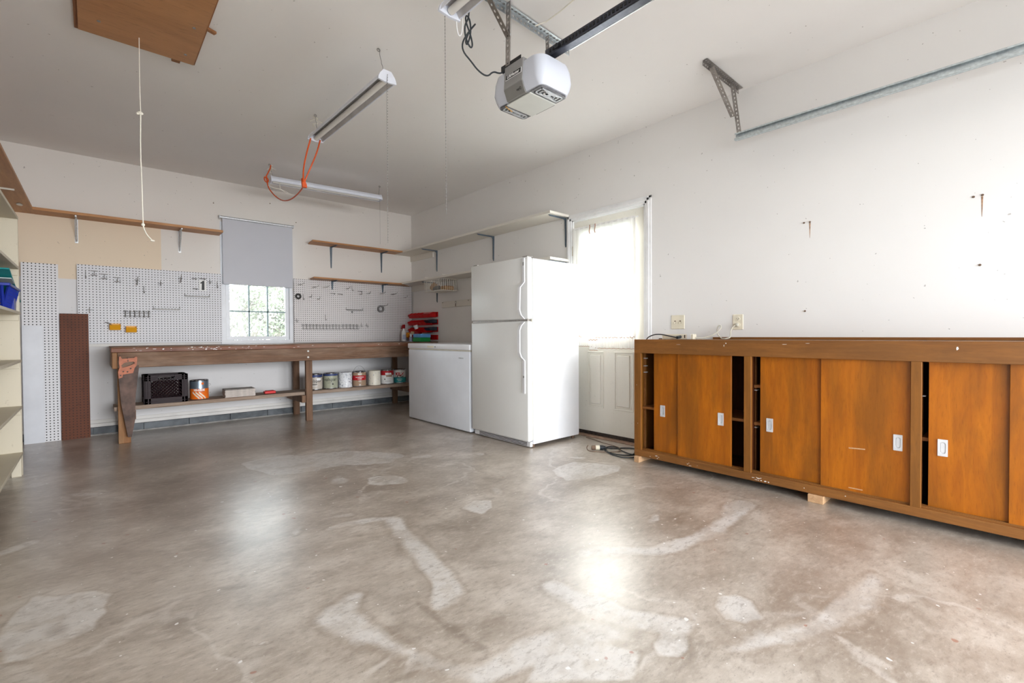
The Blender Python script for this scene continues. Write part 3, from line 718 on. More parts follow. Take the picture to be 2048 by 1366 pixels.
# long pine shelf left of the window
t = thing('wall_shelf', (.35, YB, 2.16), 'long brown pine shelf on back wall left of the window blind', 'shelf')
MB().prism([(-.405, YB), (-.405, 6.10), (1.10, 6.10), (1.10, YB)], 'z', 2.160, 2.185, .001).done('shelf_board', M_pine, t)
strut_bracket(t, -.115, YB, 2.16, .20, .225, (0, -1), M_wbrkt); strut_bracket(t, .722, YB, 2.16, .20, .225, (0, -1), M_wbrkt)
t = thing('wall_shelf', (-.56, 5.0, 2.16), 'wide brown pine shelf on left wall above the cream shelving', 'shelf')
MB().prism([(XL, 2.6), (-.415, 2.6), (-.402, 6.00), (-.405, YB - .002), (XL, YB - .002)], 'z', 2.161, 2.183, .001).done('shelf_board', M_pineY, t)
for y_ in (5.35, 4.45, 3.3): strut_bracket(t, XL, y_, 2.161, .27, .2, (1, 0), M_white_wire)
MB().prism([(-.47 + .02 * math.cos(a), 5.93 + .05 * math.sin(a)) for a in [k * math.pi / 6 for k in range(12)]], 'z', 2.155, 2.161).done('mending_plate', M_galv, t)
# short shelves right of the window
for nm, x0, x1, dep, z, dr_, lab in (('wall_shelf', 2.10, 3.36, .25, 2.185, .285, 'short brown pine shelf high on back wall right of the window'),
                               ('wall_shelf', 2.12, 3.36, .22, 1.724, .115, 'short brown pine shelf just above the right pegboard')):
    t = thing(nm, ((x0 + x1) / 2, YB, z), lab, 'shelf')
    MB().prism([(x0, YB), (x0 - .03, YB - dep), (x1, YB - dep), (x1 + .22, YB)], 'z', z, z + .019, .001).done('shelf_board', M_pine, t)
    for bx in (2.395, 3.122): bracket(t, bx, YB if z > 2 else YB - .0305, z, dep * .8, dr_, (0, -1), M_brkt)
# white painted shelves on right wall
t = thing('wall_shelf', (XR, 4.7, 2.18), 'long white painted shelf high on right wall with three dark brackets', 'shelf')
MB().box(XR - .285, XR, 3.16, YB - .002, 2.180, 2.205, .002).done('shelf_board', M_wshelf, t)
for y_ in (5.62, 4.37, 3.21): bracket(t, XR, y_, 2.18, .25, .295, (-1, 0), M_brkt, .036)
b = MB(); b.box(XR - .019, XR, 5.70, YB - .002, 2.10, 2.180, .002); b.done('ledger', M_wshelf, t)
t = thing('wall_shelf', (XR, 4.7, 1.73), 'lower white painted shelf on right wall passing behind the refrigerator', 'shelf')
MB().box(XR - .285, XR, 3.16, YB - .002, 1.730, 1.755, .002).done('shelf_board', M_wshelf, t)
for y_ in (5.62, 4.37, 3.21): bracket(t, XR, y_, 1.73, .25, .28, (-1, 0), M_brkt, .036)
MB().box(XR - .019, XR, 5.55, YB - .002, 1.645, 1.730, .002).done('ledger', M_wshelf, t)

# ------------------------------------------------------------------ cream shelving unit on left wall
t = thing('shelving_unit', (-.55, 4.0, 0), 'cream painted wooden shelving unit along left edge by the floor', 'shelving unit')
uy0, uy1 = 1.5, 4.885; ux0, ux1 = XL + .002, -.397
MB().box(ux0, ux1, uy1 - .02, uy1, .0, 1.845, .002).done('end_panel', M_shelfpaint, t)
MB().box(ux0, ux1, uy0, uy0 + .02, .0, 1.845, .002).done('end_panel', M_shelfpaint, t)
MB().box(ux0, ux0 + .01, uy0 + .02, uy1 - .02, .1, 1.845).done('back_panel', M_shelfpaint, t)
MB().box(ux0, ux1, 3.1, 3.12, .15, 1.845, .002).done('divider', M_shelfpaint, t)
for z in (1.862, 1.503, 1.180, .835, .502, .168):
    MB().box(ux0 + .011, ux1 + .002, uy0 - .002, uy1 + (.012 if z < 1.2 else .002), z - .020, z, .002).done('shelf_board', M_shelfpaint, t)
for z in (1.483, 1.160, .815, .482, .148):
    MB().box(ux0 + .011, ux1 - .004, uy1 - .032, uy1 - .02, z - .045, z, .002).done('shelf_cleat', M_shelfpaint, t)
MB().box(ux1 - .055, ux1 - .003, uy1 - .06, uy1 - .022, 0, .147, .002).done('foot', M_shelfpaint, t)

# blue basket with its contents
t = thing('plastic_basket', (-.53, 4.62, 1.18), 'blue plastic lattice basket full of odds and ends on cream shelving', 'basket')
b = MB(); bx0, bx1, by0, by1, bz0, bz1 = -.66, -.43, 4.38, 4.82, 1.182, 1.335
b.box(bx0, bx1, by0, by1, bz0, bz0 + .006)
def slope_wall(b, p0, p1, out, n_v, n_h):
    P0, P1, O = Vector(p0), Vector(p1), Vector(out)
    H = Vector((0, 0, bz1 - bz0))
    def P(s_, t_): return P0 + (P1 - P0) * s_ + (H + O) * t_
    for k in range(n_v + 1): b.tube([P(k / n_v, 0), P(k / n_v, 1)], .004 if 0 < k < n_v else .009, 4)
    for k in range(n_h + 1): b.tube([P(0, k / n_h), P(1, k / n_h)], .004, 4)
slope_wall(b, (bx1, by0, bz0), (bx1, by1, bz0), (.03, 0, 0), 20, 7); slope_wall(b, (bx0, by1, bz0), (bx1, by1, bz0), (0, .05, 0), 2, 7)
slope_wall(b, (bx0, by0, bz0), (bx1, by0, bz0), (0, -.05, 0), 10, 7); slope_wall(b, (bx0, by0, bz0), (bx0, by1, bz0), (-.02, 0, 0), 14, 7)
b.done('lattice_body', M_blue, t)
b = MB(); b.box(bx1 + .015, bx1 + .04, by0 - .06, by1 + .06, bz1 - .012, bz1 + .006, .003); b.box(bx0 - .03, bx0 - .015, by0 - .06, by1 + .06, bz1 - .012, bz1 + .006, .003)
b.box(bx0 - .03, bx1 + .04, by1 + .04, by1 + .065, bz1 - .012, bz1 + .006, .003); b.box(bx0 - .03, bx1 + .04, by0 - .065, by0 - .04, bz1 - .012, bz1 + .006, .003)
b.done('rim', M_blue, t)
b = MB(); b.prism([(by1 - .10, bz0 + .004), (by1 + .004, bz0 + .004), (by1 + .04, bz1 - .01), (by1 - .10, bz1 - .01)], 'x', bx1 + .005, bx1 + .02); b.done('corner_panel', M_blue, t)
Rr = Matrix.Rotation(math.radians(-17), 3, 'X')
MB().box(-.60, -.40, 4.40, 5.02, 1.375, 1.385, .001, R=Rr, at=(-.5, 4.60, 1.39)).done('magazine', M_teal, label='teal magazine lying aslant across the blue basket', cat='magazine')
Rr = Matrix.Rotation(math.radians(-9), 3, 'X')
MB().box(-.58, -.40, 4.50, 5.0, 1.352, 1.358, .001, R=Rr, at=(-.5, 4.7, 1.35)).done('plastic_folder', plain('pale_folder', (.55, .62, .63), .3), label='pale grey plastic folder poking out of the blue basket', cat='folder')
MB().box(-.60, -.46, 4.50, 4.68, 1.19, 1.262, .006).done('carton', plain('mustard_box', (.48, .34, .10), .5), label='mustard yellow box inside the blue basket', cat='box')
MB().sphere((-.50, 4.46, 1.26), .05, (1, 1.2, 1)).done('paper_wad', M_paper, smooth=True, label='crumpled white paper inside the blue basket', cat='paper')

# ------------------------------------------------------------------ boards leaning on / fixed to the back wall
def leaning(name, x0, x1, z1, yb, yt, mat, lab, cat, th=.006, tilt=0.0):
    bm = bmesh.new(); vs = []
    for z, y in ((0.0, yb), (z1, yt)):
        sh = tilt * z / z1
        for x in (x0 + sh, x1 + sh):
            for d in (0, th): vs.append(bm.verts.new((x, y + d, z)))
    for q in ((0, 2, 3, 1), (4, 5, 7, 6), (0, 4, 6, 2), (1, 3, 7, 5), (0, 1, 5, 4), (2, 6, 7, 3)): bm.faces.new([vs[k] for k in q])
    obj(name, bm, mat, None, label=lab, cat=cat)
PW = (0.72, 0.725, 0.76)
leaning('perforated_board', -.500, -.250, 1.695, 6.253, 6.285, pegboard_mat('tall_pegboard', (.74, .74, .77), .012, 0, rad=.0050), 'tall white perforated board leaning on back wall beside the cream shelving', 'pegboard')
leaning('hardboard_sheet', -.498, -.360, 1.10, 6.233, 6.240, plain('grey_white_hardboard', (.66, .68, .73), .35, var=.05, vscale=4), 'narrow plain white panel leaning in front of the tall perforated board', 'board')
leaning('perforated_board', -.246, -.040, 1.222, 6.235, 6.255, pegboard_mat('brown_pegboard', (.125, .034, .012), .02, 0, hole=(.02, .007, .004), dirt=.5, rad=.0046), 'dark brown perforated board leaning on back wall left of the workbench', 'pegboard', tilt=.0)
pgl = MB().box(-.118, 1.112, YB - .03, YB - .024, .925, 1.713).done('pegboard', pegboard_mat('left_pegboard', PW, .012, .01, rad=.0046), label='wide white pegboard on back wall left of the window', cat='pegboard')
for za in (.94, 1.66): MB().box(-.08, 1.08, YB - .0235, YB - .0005, za, za + .025).done('furring_strip', M_block, pgl)
pgr = MB().box(1.905, 3.595, YB - .03, YB - .024, .907, 1.722).done('pegboard', pegboard_mat('right_pegboard', (.72, .69, .69), .012, .01, rad=.0046), label='wide white pegboard on back wall between window and corner', cat='pegboard')
for za in (.92, 1.66): MB().box(1.92, 3.58, YB - .0235, YB - .0005, za, za + .025).done('furring_strip', M_block, pgr)
PY = YB - .030   # pegboard face

# pegboard hooks
def hook(kind, x, z, lab, L=.05):
    b = MB(); y = PY
    if kind == 'j':
        b.tube([(x, y - .002, z + .035), (x, y - .004, z - .01), (x, y - .012, z - .035), (x + .003, y - .03, z - .04), (x + .004, y - .042, z - .025)], .0026, 6)
    elif kind == 'big':
        b.tube([(x + .008, y - .003, z + .05), (x + .004, y - .01, z + .02), (x, y - .03, z - .04), (x - .004, y - .05, z - .045), (x - .004, y - .06, z + .01)], .003, 6, 1); b.tube([(x - .022, y - .003, z + .012), (x + .02, y - .003, z + .012)], .003, 6)
    elif kind == 'cross':
        b.tube([(x - .024, y - .003, z), (x + .024, y - .003, z)], .0026, 6); b.tube([(x, y - .003, z + .03), (x, y - .006, z - .02), (x, y - .04, z - .026), (x, y - .045, z - .012)], .0026, 6)
    elif kind == 'double':
        b.box(x - .028, x + .028, y - .02, y - .002, z + .018, z + .024, .001)
        b.tube([(x - .024, y - .004, z - .018), (x - .02, y - .045, z - .024), (x + .02, y - .045, z - .024), (x + .024, y - .004, z - .018)], .0028, 6)
        b.tube([(x, y - .003, z + .02), (x, y - .003, z - .02)], .0026, 6)
    elif kind == 'arm':
        b.tube([(x + L * .5, y - .003, z + .030), (x + L * .5, y - .003, z + .012), (x, y - .05, z - .004), (x - L * .5, y - .09, z - .016), (x - L * .52, y - .095, z - .006)], .0026, 6)
        b.tube([(x - L * .5 - .016, y - .06, z - .010), (x - L * .5 + .02, y - .06, z - .012)], .0026, 6)
    elif kind == 'bar':
        b.tube([(x - L / 2, y - .012, z), (x + L / 2, y - .012, z)], .004, 6); b.tube([(x - L / 4, y, z + .004), (x - L / 4, y - .012, z)], .003, 6); b.tube([(x + L / 4, y, z + .004), (x + L / 4, y - .03, z - .012)], .003, 6)
    b.done('peg_hook', M_wire, label=lab, cat='hook', group='metal hooks on the pegboards')
for k, x, z, lab in (
 ('j', -.054, 1.621, 'thin metal hook at top left corner of left pegboard'), ('double', .010, 1.634, 'double looped tool hook, leftmost and highest of three on left pegboard'),
 ('double', .086, 1.607, 'double looped tool hook, middle of three on left pegboard'), ('double', .188, 1.581, 'double looped tool hook, lowest and rightmost of three on left pegboard'),
 ('big', .346, 1.577, 'large curved metal hook near top middle of left pegboard'), ('j', .400, 1.495, 'small metal hook right below the large curved hook'),
 ('cross', .543, 1.567, 'cross shaped metal hook at middle of left pegboard'), ('big', .722, 1.625, 'curved metal hook between cross hook and number plate'),
 ('bar', .849, 1.641, 'short dark bar hook left of the number plate top'), ('cross', .996, 1.617, 'cross shaped metal hook right of the number plate'),
 ('j', 1.067, 1.590, 'thin metal hook at top right corner of left pegboard'), ('bar', .855, 1.528, 'thin bar hook below left of the number plate'),
 ('cross', -.030, 1.265, 'cross shaped metal hook just above the brown perforated board')): hook(k, x, z, lab)
for k, x, z, L, lab in (
 ('arm', 1.994, 1.655, .07, 'metal arm hook at top left of right pegboard'), ('arm', 2.173, 1.632, .08, 'metal arm hook, second from top left of right pegboard'),
 ('arm', 2.312, 1.641, .08, 'metal arm hook left of the first dark shelf bracket'), ('arm', 2.607, 1.64, .06, 'metal arm hook right of the first dark shelf bracket'),
 ('j', 2.665, 1.645, .05, 'small straight hook between the two lower shelf brackets'), ('bar', 2.776, 1.607, .07, 'bar hook at upper middle of right pegboard'),
 ('arm', 2.790, 1.575, .04, 'angled hook just below the upper middle bar hook'), ('arm', 2.906, 1.588, .06, 'metal arm hook left of second dark shelf bracket'),
 ('arm', 3.115, 1.600, .09, 'long arm hook under the second dark shelf bracket'), ('arm', 3.298, 1.600, .11, 'long arm hook right of second dark shelf bracket'),
 ('arm', 3.483, 1.560, .08, 'dark arm hook nearest the corner on right pegboard'), ('j', 2.018, 1.497, .05, 'thin hook right of the small black tape roll'),
 ('arm', 2.106, 1.502, .04, 'small arm hook, second right of the black tape roll'), ('arm', 2.211, 1.480, .04, 'small arm hook, third right of the black tape roll'),
 ('bar', 2.400, 1.557, .07, 'left of two short white bars on right pegboard'), ('bar', 2.500, 1.554, .07, 'right of two short white bars on right pegboard'),
 ('j', 2.299, 1.239, .05, 'small hook alone at lower left middle of right pegboard'), ('cross', 1.934, 1.191, .05, 'tee shaped hook at left edge of right pegboard'),
 ('cross', 2.793, 1.138, .05, 'cross hook right of the long tool rack'), ('cross', 2.874, 1.134, .05, 'cross hook second right of the long tool rack')): hook(k, x, z, lab, L)
def rack(x0, x1, z, lab, ladder=False, n=8):
    b = MB(); y = PY
    if ladder:
        for zz in (z + .022, z + .006): b.tube([(x0, y - .008, zz), (x1, y - .008, zz)], .0026, 6)
        b.tube([(x0, y - .03, z - .02), (x1, y - .03, z - .02)], .0022, 6)
        for k in range(n):
            xc = x0 + (x1 - x0) * (k + .5) / n; w_ = (x1 - x0) / n * .3
            b.tube([(xc - w_, y - .008, z + .036), (xc - w_ * .2, y - .004, z + .036), (xc - w_ * .2, y - .004, z - .034), (xc - w_, y - .03, z - .034)], .0024, 5)
            b.tube([(xc + w_, y - .008, z + .036), (xc + w_ * .2, y - .004, z + .036), (xc + w_ * .2, y - .004, z - .034), (xc + w_, y - .03, z - .034)], .0024, 5)
    else:
        b.box(x0, x1, y - .022, y - .002, z - .004, z - .001); b.box(x0, x1, y - .024, y - .021, z - .006, z + .004)
        for x in (x0, x1): b.tube([(x, y - .003, z + .035), (x, y - .003, z), (x, y - .02, z)], .0026, 5)
        for k in range(n):
            xc = x0 + (x1 - x0) * (k + .5) / n; b.tube([(xc - .008, y - .024, z + .002), (xc, y - .024, z + .010), (xc + .008, y - .024, z + .002)], .0022, 5)
    b.done('tool_rack', M_wire, label=lab, cat='tool rack', group='wire tool racks on the pegboards')
rack(.758, .990, 1.442, 'wire tool rack below the number plate on left pegboard'); rack(.478, .710, 1.288, 'wire tool rack at middle of left pegboard')
rack(.226, .455, 1.232, 'ladder shaped wire rack above the yellow bins', True, 6)
rack(1.991, 2.503, 1.109, 'long ladder shaped wire rack low on right pegboard', True, 12); rack(2.510, 2.757, 1.112, 'shorter ladder rack joined right of the long one', True, 5)
rack(2.582, 2.818, 1.345, 'small wire tool rack at middle of right pegboard')
MB().box(2.655, 2.672, PY - .02, PY - .002, 1.305, 1.330, .002).done('metal_clip', M_wire, label='small metal clip hanging under right pegboard tool rack', cat='clip')
# number plate
t = thing('number_plate', (.927, PY, 1.508), 'small white plate with a black 1 on left pegboard', 'sign')
MB().box(.891, .963, PY - .008, PY - .003, 1.508, 1.630, .001).done('plate', M_paper, t)
MB().prism([(.915, 1.518), (.9425, 1.518), (.9425, 1.622), (.926, 1.622), (.917, 1.609), (.904, 1.601), (.904, 1.588), (.918, 1.593)], 'y', PY - .0092, PY - .0078).done('numeral', M_inkblack, t)
hook('bar', .927, 1.645, 'short bar hook holding the number plate', .07)
# yellow peg bins
for x, z, lab in ((.162, 1.064, 'yellow plastic bin on left pegboard, left one of two'), (.290, 1.040, 'yellow plastic bin on left pegboard, right one of two')):
    b = MB(); b.prism([(PY - .002, z), (PY - .045, z), (PY - .062, z + .05), (PY - .058, z + .05), (PY - .043, z + .004), (PY - .005, z + .004), (PY - .005, z + .066), (PY - .002, z + .066)], 'x', x - .042, x + .042)
    for sx in (-1, 1): b.prism([(PY - .002, z), (PY - .045, z), (PY - .062, z + .05), (PY - .002, z + .066)], 'x', x + sx * .042 - .0015, x + sx * .042 + .0015)
    b.done('pegboard_bin', M_yellow, label=lab, cat='bin', group='yellow bins on the left pegboard')
MB().tube([(.085, PY - .03, 1.140), (.11, PY - .035, 1.138), (.135, PY - .03, 1.115), (.16, PY - .03, 1.10)], .004, 6, 1).done('pliers', M_wire, label='thin grey tool sticking out of left yellow bin', cat='tool')
# tape rolls
MB().ring((1.955, PY - .018, 1.498), .027, .011, 'y', 28, 8).done('tape_roll', M_tape, smooth=True, label='small black tape roll hanging by window side of right pegboard', cat='tape')
b = MB(); b.lathe([(.028, -.012), (.050, -.012), (.050, .012), (.028, .012), (.028, -.012)], (3.082, PY - .02, 1.371), 30, Matrix.Rotation(math.pi / 2, 3, 'X')); b.done('tape_roll', M_tapeg, smooth=True, label='larger grey tape roll hanging near right end of right pegboard', cat='tape')
hook('arm', 3.150, 1.425, 'long arm hook holding the grey tape roll', .10)

# ------------------------------------------------------------------ workbench
t = thing('workbench', (1.7, 5.95, 0), 'long worn wooden workbench standing along the back wall', 'workbench')
MB().box(.112, XR - .003, 5.60, 6.295, .850, .890, .003).done('bench_top', M_benchtop, t)
b = MB()
for k in range(5): b.box(.112, XR - .003, 5.602 + .138 * k, 5.602 + .138 * k + .136, .890, .900, .002)
b.done('top_planks', M_bench, t)
MB().box(.155, XR - .003, 5.612, 5.650, .705, .849, .004).done('front_apron', M_bench, t)
MB().box(.118, .154, 5.612, 6.28, .700, .849, .004).done('side_apron', M_leghot, t)
MB().box(.155, .245, 5.652, 5.690, 0, .849, .003).done('leg', M_leghot, t)
MB().box(1.833, 1.905, 5.652, 5.700, 0, .704, .003).done('leg', M_leg, t)
MB().box(1.858, 1.928, 6.19, 6.228, 0, .849, .003).done('leg', M_leg, t)
MB().box(3.235, 3.30, 5.66, 5.70, 0, .704, .003).done('leg', M_leg, t)
MB().box(3.22, 3.29, 6.19, 6.228, 0, .849, .003).done('leg', M_leg, t)
MB().box(.175, .245, 6.19, 6.228, 0, .849, .003).done('leg', M_leg, t)
MB().box(.128, 3.235, 5.702, 5.99, .300, .338, .003).done('lower_shelf', M_board, t)
MB().box(1.787, 1.832, 5.66, 6.23, .215, .299, .003).done('cross_rail', M_leg, t)
MB().box(3.19, 3.234, 5.70, 6.23, .215, .299, .003).done('cross_rail', M_leg, t)
MB().box(.246, .285, 5.66, 6.23, .215, .299, .003).done('cross_rail', M_leg, t)
for z in (.815, .745): MB().lathe([(.0, .012), (.010, .008), (.012, 0), (.012, -.002)], (1.845, 5.612, z), 12, Matrix.Rotation(math.pi / 2, 3, 'X')).done('bolt_head', M_paper, t, True)
# white paint smears on the top edge
rs = random.Random(3); it = []
for k in range(52):
    x = rs.choice([rs.uniform(.14, 1.35), rs.gauss(.86, .09), rs.gauss(.86, .05), rs.uniform(.13, 3.1)]); it.append((x, rs.uniform(.858, .888), rs.uniform(.002, .016), rs.uniform(.001, .005)))
blotches(('y', 5.5992), it, M_paper, 'paint_smear', t)


# handsaw
SB = [(0.161,0.615),(0.307,0.729),(0.309,0.712),(0.277,0.403),(0.278,0.239),(0.247,0.062),(0.22,0.067),(0.176,0.373)]
SH = [(0.167,0.812),(0.176,0.816),(0.188,0.791),(0.222,0.794),(0.273,0.798),(0.286,0.81),(0.297,0.802),(0.292,0.73),(0.275,0.698),(0.265,0.658),(0.22,0.652),(0.192,0.646),(0.189,0.622),(0.161,0.612),(0.158,0.672),(0.169,0.712),(0.165,0.752)]
SO = [(0.181,0.731),(0.2,0.752),(0.235,0.763),(0.272,0.762),(0.279,0.748),(0.253,0.732),(0.215,0.717),(0.19,0.712)]
t = thing('handsaw', (.22, 5.585, .06), 'rusty old handsaw with orange wooden handle hanging on the bench corner', 'saw')
MB().prism(SB, 'y', 5.586, 5.589).done('blade', M_rust, t)
bm = bmesh.new()
def loopv(poly, y): return [bm.verts.new((p[0], y, p[1])) for p in poly]
for y in (5.576, 5.598):
    lo = loopv(SH, y); li = loopv(SO, y)
    eo = [bm.edges.new((lo[i], lo[(i + 1) % len(lo)])) for i in range(len(lo))]; ei = [bm.edges.new((li[i], li[(i + 1) % len(li)])) for i in range(len(li))]
    bmesh.ops.triangle_fill(bm, use_beauty=True, edges=eo + ei)
    if y < 5.58: L0, I0 = lo, li
    else: L1, I1 = lo, li
for A, B in ((L0, L1), (I0, I1)):
    for k in range(len(A)): bm.faces.new((A[k], A[(k + 1) % len(A)], B[(k + 1) % len(B)], B[k]))
obj('handle', bm, M_terra, t)
for (x, z) in ((.195, .675), (.225, .672), (.248, .700), (.176, .640)): MB().lathe([(0, .002), (.007, .001), (.007, -.002)], (x, 5.576, z), 12, Matrix.Rotation(math.pi / 2, 3, 'X')).done('handle_bolt', M_rust, t)
MB().tube([(.23, 5.60, .800), (.23, 5.574, .775), (.23, 5.570, .768)], .003, 6).done('hanging_nail', M_wire, label='nail in the bench apron that holds the handsaw', cat='nail')

# milk crate
t = thing('milk_crate', (.53, 5.84, .338), 'dark maroon plastic milk crate on the lower bench shelf', 'crate')
cx0, cx1, cy0_, cy1_, cz0, cz1 = .362, .690, 5.712, 5.985, .3385, .618
def crate_side(p0, p1, front=False):
    b = MB(); P0, P1 = Vector(p0), Vector(p1); D = (P1 - P0); L = D.length; D.normalize()
    nrm = Vector((D.y, -D.x, 0)); H = cz1 - cz0
    def bar(a, c, w_=.008, th=.006):
        A = P0 + D * a[0] + Vector((0, 0, a[1])); B = P0 + D * c[0] + Vector((0, 0, c[1]))
        b.tube([A, B], w_ / 2, 4)
    def plate(u0, u1, v0, v1, th=.008):
        A = P0 + D * u0; B = P0 + D * u1; off = nrm * th
        xs = [A.x, B.x, (A + off).x, (B + off).x]; ys = [A.y, B.y, (A + off).y, (B + off).y]
        b.box(min(xs), max(xs), min(ys), max(ys), cz0 + v0, cz0 + v1, .001)
    plate(0, L, 0, .055); plate(0, .04, 0, H); plate(L - .04, L, 0, H)
    plate(0, L * .3, H - .055, H); plate(L * .7, L, H - .055, H); plate(L * .3, L * .7, H - .020, H); plate(L * .3, L * .7, H - .055, H - .047)
    for u in (.02, L - .02): plate(u - .005, u + .005, 0, H, .014)
    for v in (H - .022, H - .04, .02): plate(0, L * .28, v, v + .005, .013); plate(L * .72, L, v, v + .005, .013)
    a0, a1, v0, v1 = .04, L - .04, .055, H - .05; n = 8; W = a1 - a0; Hh = v1 - v0
    for k in range(-4, n + 1):
        s_ = a0 + W * k / n; 
        for sg in (1, -1):
            x0_ = s_ if sg > 0 else a1 - (s_ - a0); pts = []
            for tt in np.linspace(0, 1, 12):
                u = x0_ + sg * Hh * tt * 1.0; v = v0 + Hh * tt
                if a0 <= u <= a1: pts.append((u, v))
            if len(pts) > 1: bar(pts[0], pts[-1], .009)
    return b.done('crate_side', M_crate, t)
crate_side((cx0, cy0_, cz0), (cx1, cy0_, cz0)); crate_side((cx1, cy0_, cz0), (cx1, cy1_, cz0)); crate_side((cx1, cy1_, cz0), (cx0, cy1_, cz0)); crate_side((cx0, cy1_, cz0), (cx0, cy0_, cz0))
b = MB()
for k in range(9): b.box(cx0, cx1, cy0_ + .03 * k, cy0_ + .03 * k + .01, cz0, cz0 + .006)
for k in range(11): b.box(cx0 + .031 * k, cx0 + .031 * k + .01, cy0_, cy1_, cz0, cz0 + .006)
b.done('crate_base', M_crate, t)

# paint cans
CAN_Y = 5.845
def can(x, r, h, lab, body=M_chrome, bands=(), texts=(), handle=None, y=CAN_Y, lid=M_chrome):
    z0 = .3385; c = (x, y, z0)
    t = thing('paint_can', (x, y, z0), lab, 'paint can', 'paint cans on the lower bench shelf')
    MB().lathe([(0, .004), (r - .003, .003), (r, 0), (r + .001, .004), (r - .001, .008), (r - .001, h - .012), (r + .001, h - .008), (r + .0015, h - .002), (r - .002, h), (r - .006, h - .003), (r - .010, h - .006)], c, 40).done('can_body', body, t, True)
    MB().lathe([(r - .010, h - .004), (r - .014, h - .006), (r - .018, h - .003), (r - .030, h - .003), (r - .032, h - .006), (0, h - .006)], c, 40).done('lid', lid, t, True)
    ang = math.atan2(0 - y, 0 - x)
    for (za, zb, mat) in bands:
        MB().lathe([(r - .0005, za), (r + .0005, za + .0003), (r + .0005, zb - .0003), (r - .0005, zb)], c, 40, a0=ang - 1.5, a1=ang + 1.5).done('label_band', mat, t, True)
    for (txt, size, zt, mat, da, bold) in texts:
        if txt == 0:      # a line too small to read, or a plain patch
            bm = bmesh.new(); bmesh.ops.create_grid(bm, x_segments=10, y_segments=1, size=.5)
            for v in bm.verts: v.co = Vector((v.co.x * size[0], v.co.y * size[1], 0))
            bm = text_cyl(bm, c, r + .0012 + bold, ang + da, z0 + zt)
        else: bm = text_cyl(text_bm(txt, size, .0003, bold), c, r + .0014, ang + da, z0 + zt)
        obj('label_lettering', bm, mat, t)
    if handle == 'up':
        pts = [(x - (r + .004) * math.cos(a), y, z0 + h * .62 + (h * .75) * math.sin(a)) for a in [math.pi * k / 20 for k in range(21)]]
        MB().tube(pts, .0018, 6).done('bail_handle', M_wire, t, True)
    elif handle == 'ear':
        MB().ring((x + r + .008, y, z0 + h * .72), .009, .0018, 'y', 14, 5).done('bail_ear', M_wire, t)
    else:
        pts = [(x + (r + .004) * math.cos(a) , y - (r * .98) * math.sin(a) if False else y + (r + .004) * math.sin(a), z0 + h * .70 - .035 * math.sin(abs(a))) for a in [-.15 + (math.pi + .3) * k / 20 for k in range(21)]]
        MB().tube(pts, .0018, 6).done('bail_handle', M_wire, t, True)
    return t
hh = .19
t8 = can(.815, .083, .200, 'orange and blue-grey paint can between crate and tile stack', M_chrome, [(.005, .112, M_orlab), (.112, .19, metal('blue_grey_band', (.26, .32, .40), .3, metallic=.7, spangle=False))], [('HI-HIDE', .028, .098, M_inkwhite, 0, .0014), (0, (.022, .022), .165, M_orlab, .35, 0), (0, (.075, .003), .080, M_inkgrey, .1, 0)], 'ear')
ang0 = math.atan2(-CAN_Y, -.815); bm = bmesh.new()
for k in range(3):      # pale diagonal brush strokes on the orange label
    n = 10; pr = []
    for i in range(n + 1):
        u = i / n; a = ang0 - .75 + .35 * k + u * .75; zc_ = .3385 + .078 - .066 * u
        for dz in (-.009, .009):
            pr.append(bm.verts.new((.815 + .0842 * math.cos(a), CAN_Y + .0842 * math.sin(a), zc_ + dz)))
    for i in range(n): bm.faces.new((pr[2 * i], pr[2 * i + 2], pr[2 * i + 3], pr[2 * i + 1]))
obj('label_stripes', bm, M_cream2, t8)
can(2.000, .082, hh, 'paint can with taupe torn label right of the middle bench leg', M_chrome, [(.012, .150, M_taupe), (.155, .178, M_inkblue)], [('valspar', .052, .108, M_inkblack, .05, 0), (0, (.060, .012), .066, M_inkgrey, -.1, 0), (0, (.07, .004), .050, M_inkwhite, -.1, 0), (0, (.05, .030), .126, M_inkwhite, .55, 0)])
can(2.186, .086, hh, 'olive grey labelled paint can, second right of middle bench leg', M_chrome, [(.010, .158, M_olive), (.160, .182, M_inkblue)], [('valspar', .058, .116, M_inkblack, 0, 0), (0, (.065, .004), .074, M_inkgrey, 0, 0), (0, (.018, .016), .058, M_inkblack, .32, 0)])
can(2.371, .086, hh, 'paint can smeared all over with white paint drips', M_whitepaint)
can(2.557, .086, hh, 'brown paint can with red band and raised wire handle', M_chrome, [(.008, .080, M_brownlab), (.080, .140, M_redlab), (.140, .178, M_brownlab)], [('BEHR', .020, .158, M_inkwhite, .1, .001), ('WATERPROOFING', .013, .118, M_inkwhite, .1, .0006), (0, (.055, .006), .098, M_inkwhite, .1, 0), (0, (.035, .005), .070, M_inkwhite, .1, 0), (0, (.022, .008), .022, M_inkwhite, .1, 0)], 'up')
can(2.764, .083, hh, 'paint can smeared with cream paint drips', M_creampaint, lid=M_cream2)
can(2.950, .086, hh, 'white paint can with red top label and small landscape picture', M_chrome, [(.010, .120, M_paper), (.120, .178, M_redlab)], [(0, (.085, .050), .122, M_brownlab, .35, -.0004), ('BEHR', .034, .138, M_inkwhite, .2, .002), ('e', .034, .070, M_inkblack, -.35, .001), (0, (.055, .003), .072, M_inkgrey, .3, 0), (0, (.075, .004), .042, M_inkgrey, .1, 0)], lid=M_paper)
can(3.137, .085, hh, 'white and teal primer paint can, nearest the chest freezer', M_chrome, [(.010, .080, M_teal), (.080, .178, M_paper)], [('KILZ', .056, .124, M_inkred, .0, .003), ('ULTRA', .036, .089, M_inkblack, .0, .0015), (0, (.075, .005), .055, M_inkwhite, .0, 0), (0, (.05, .004), .035, M_inkwhite, .0, 0)])

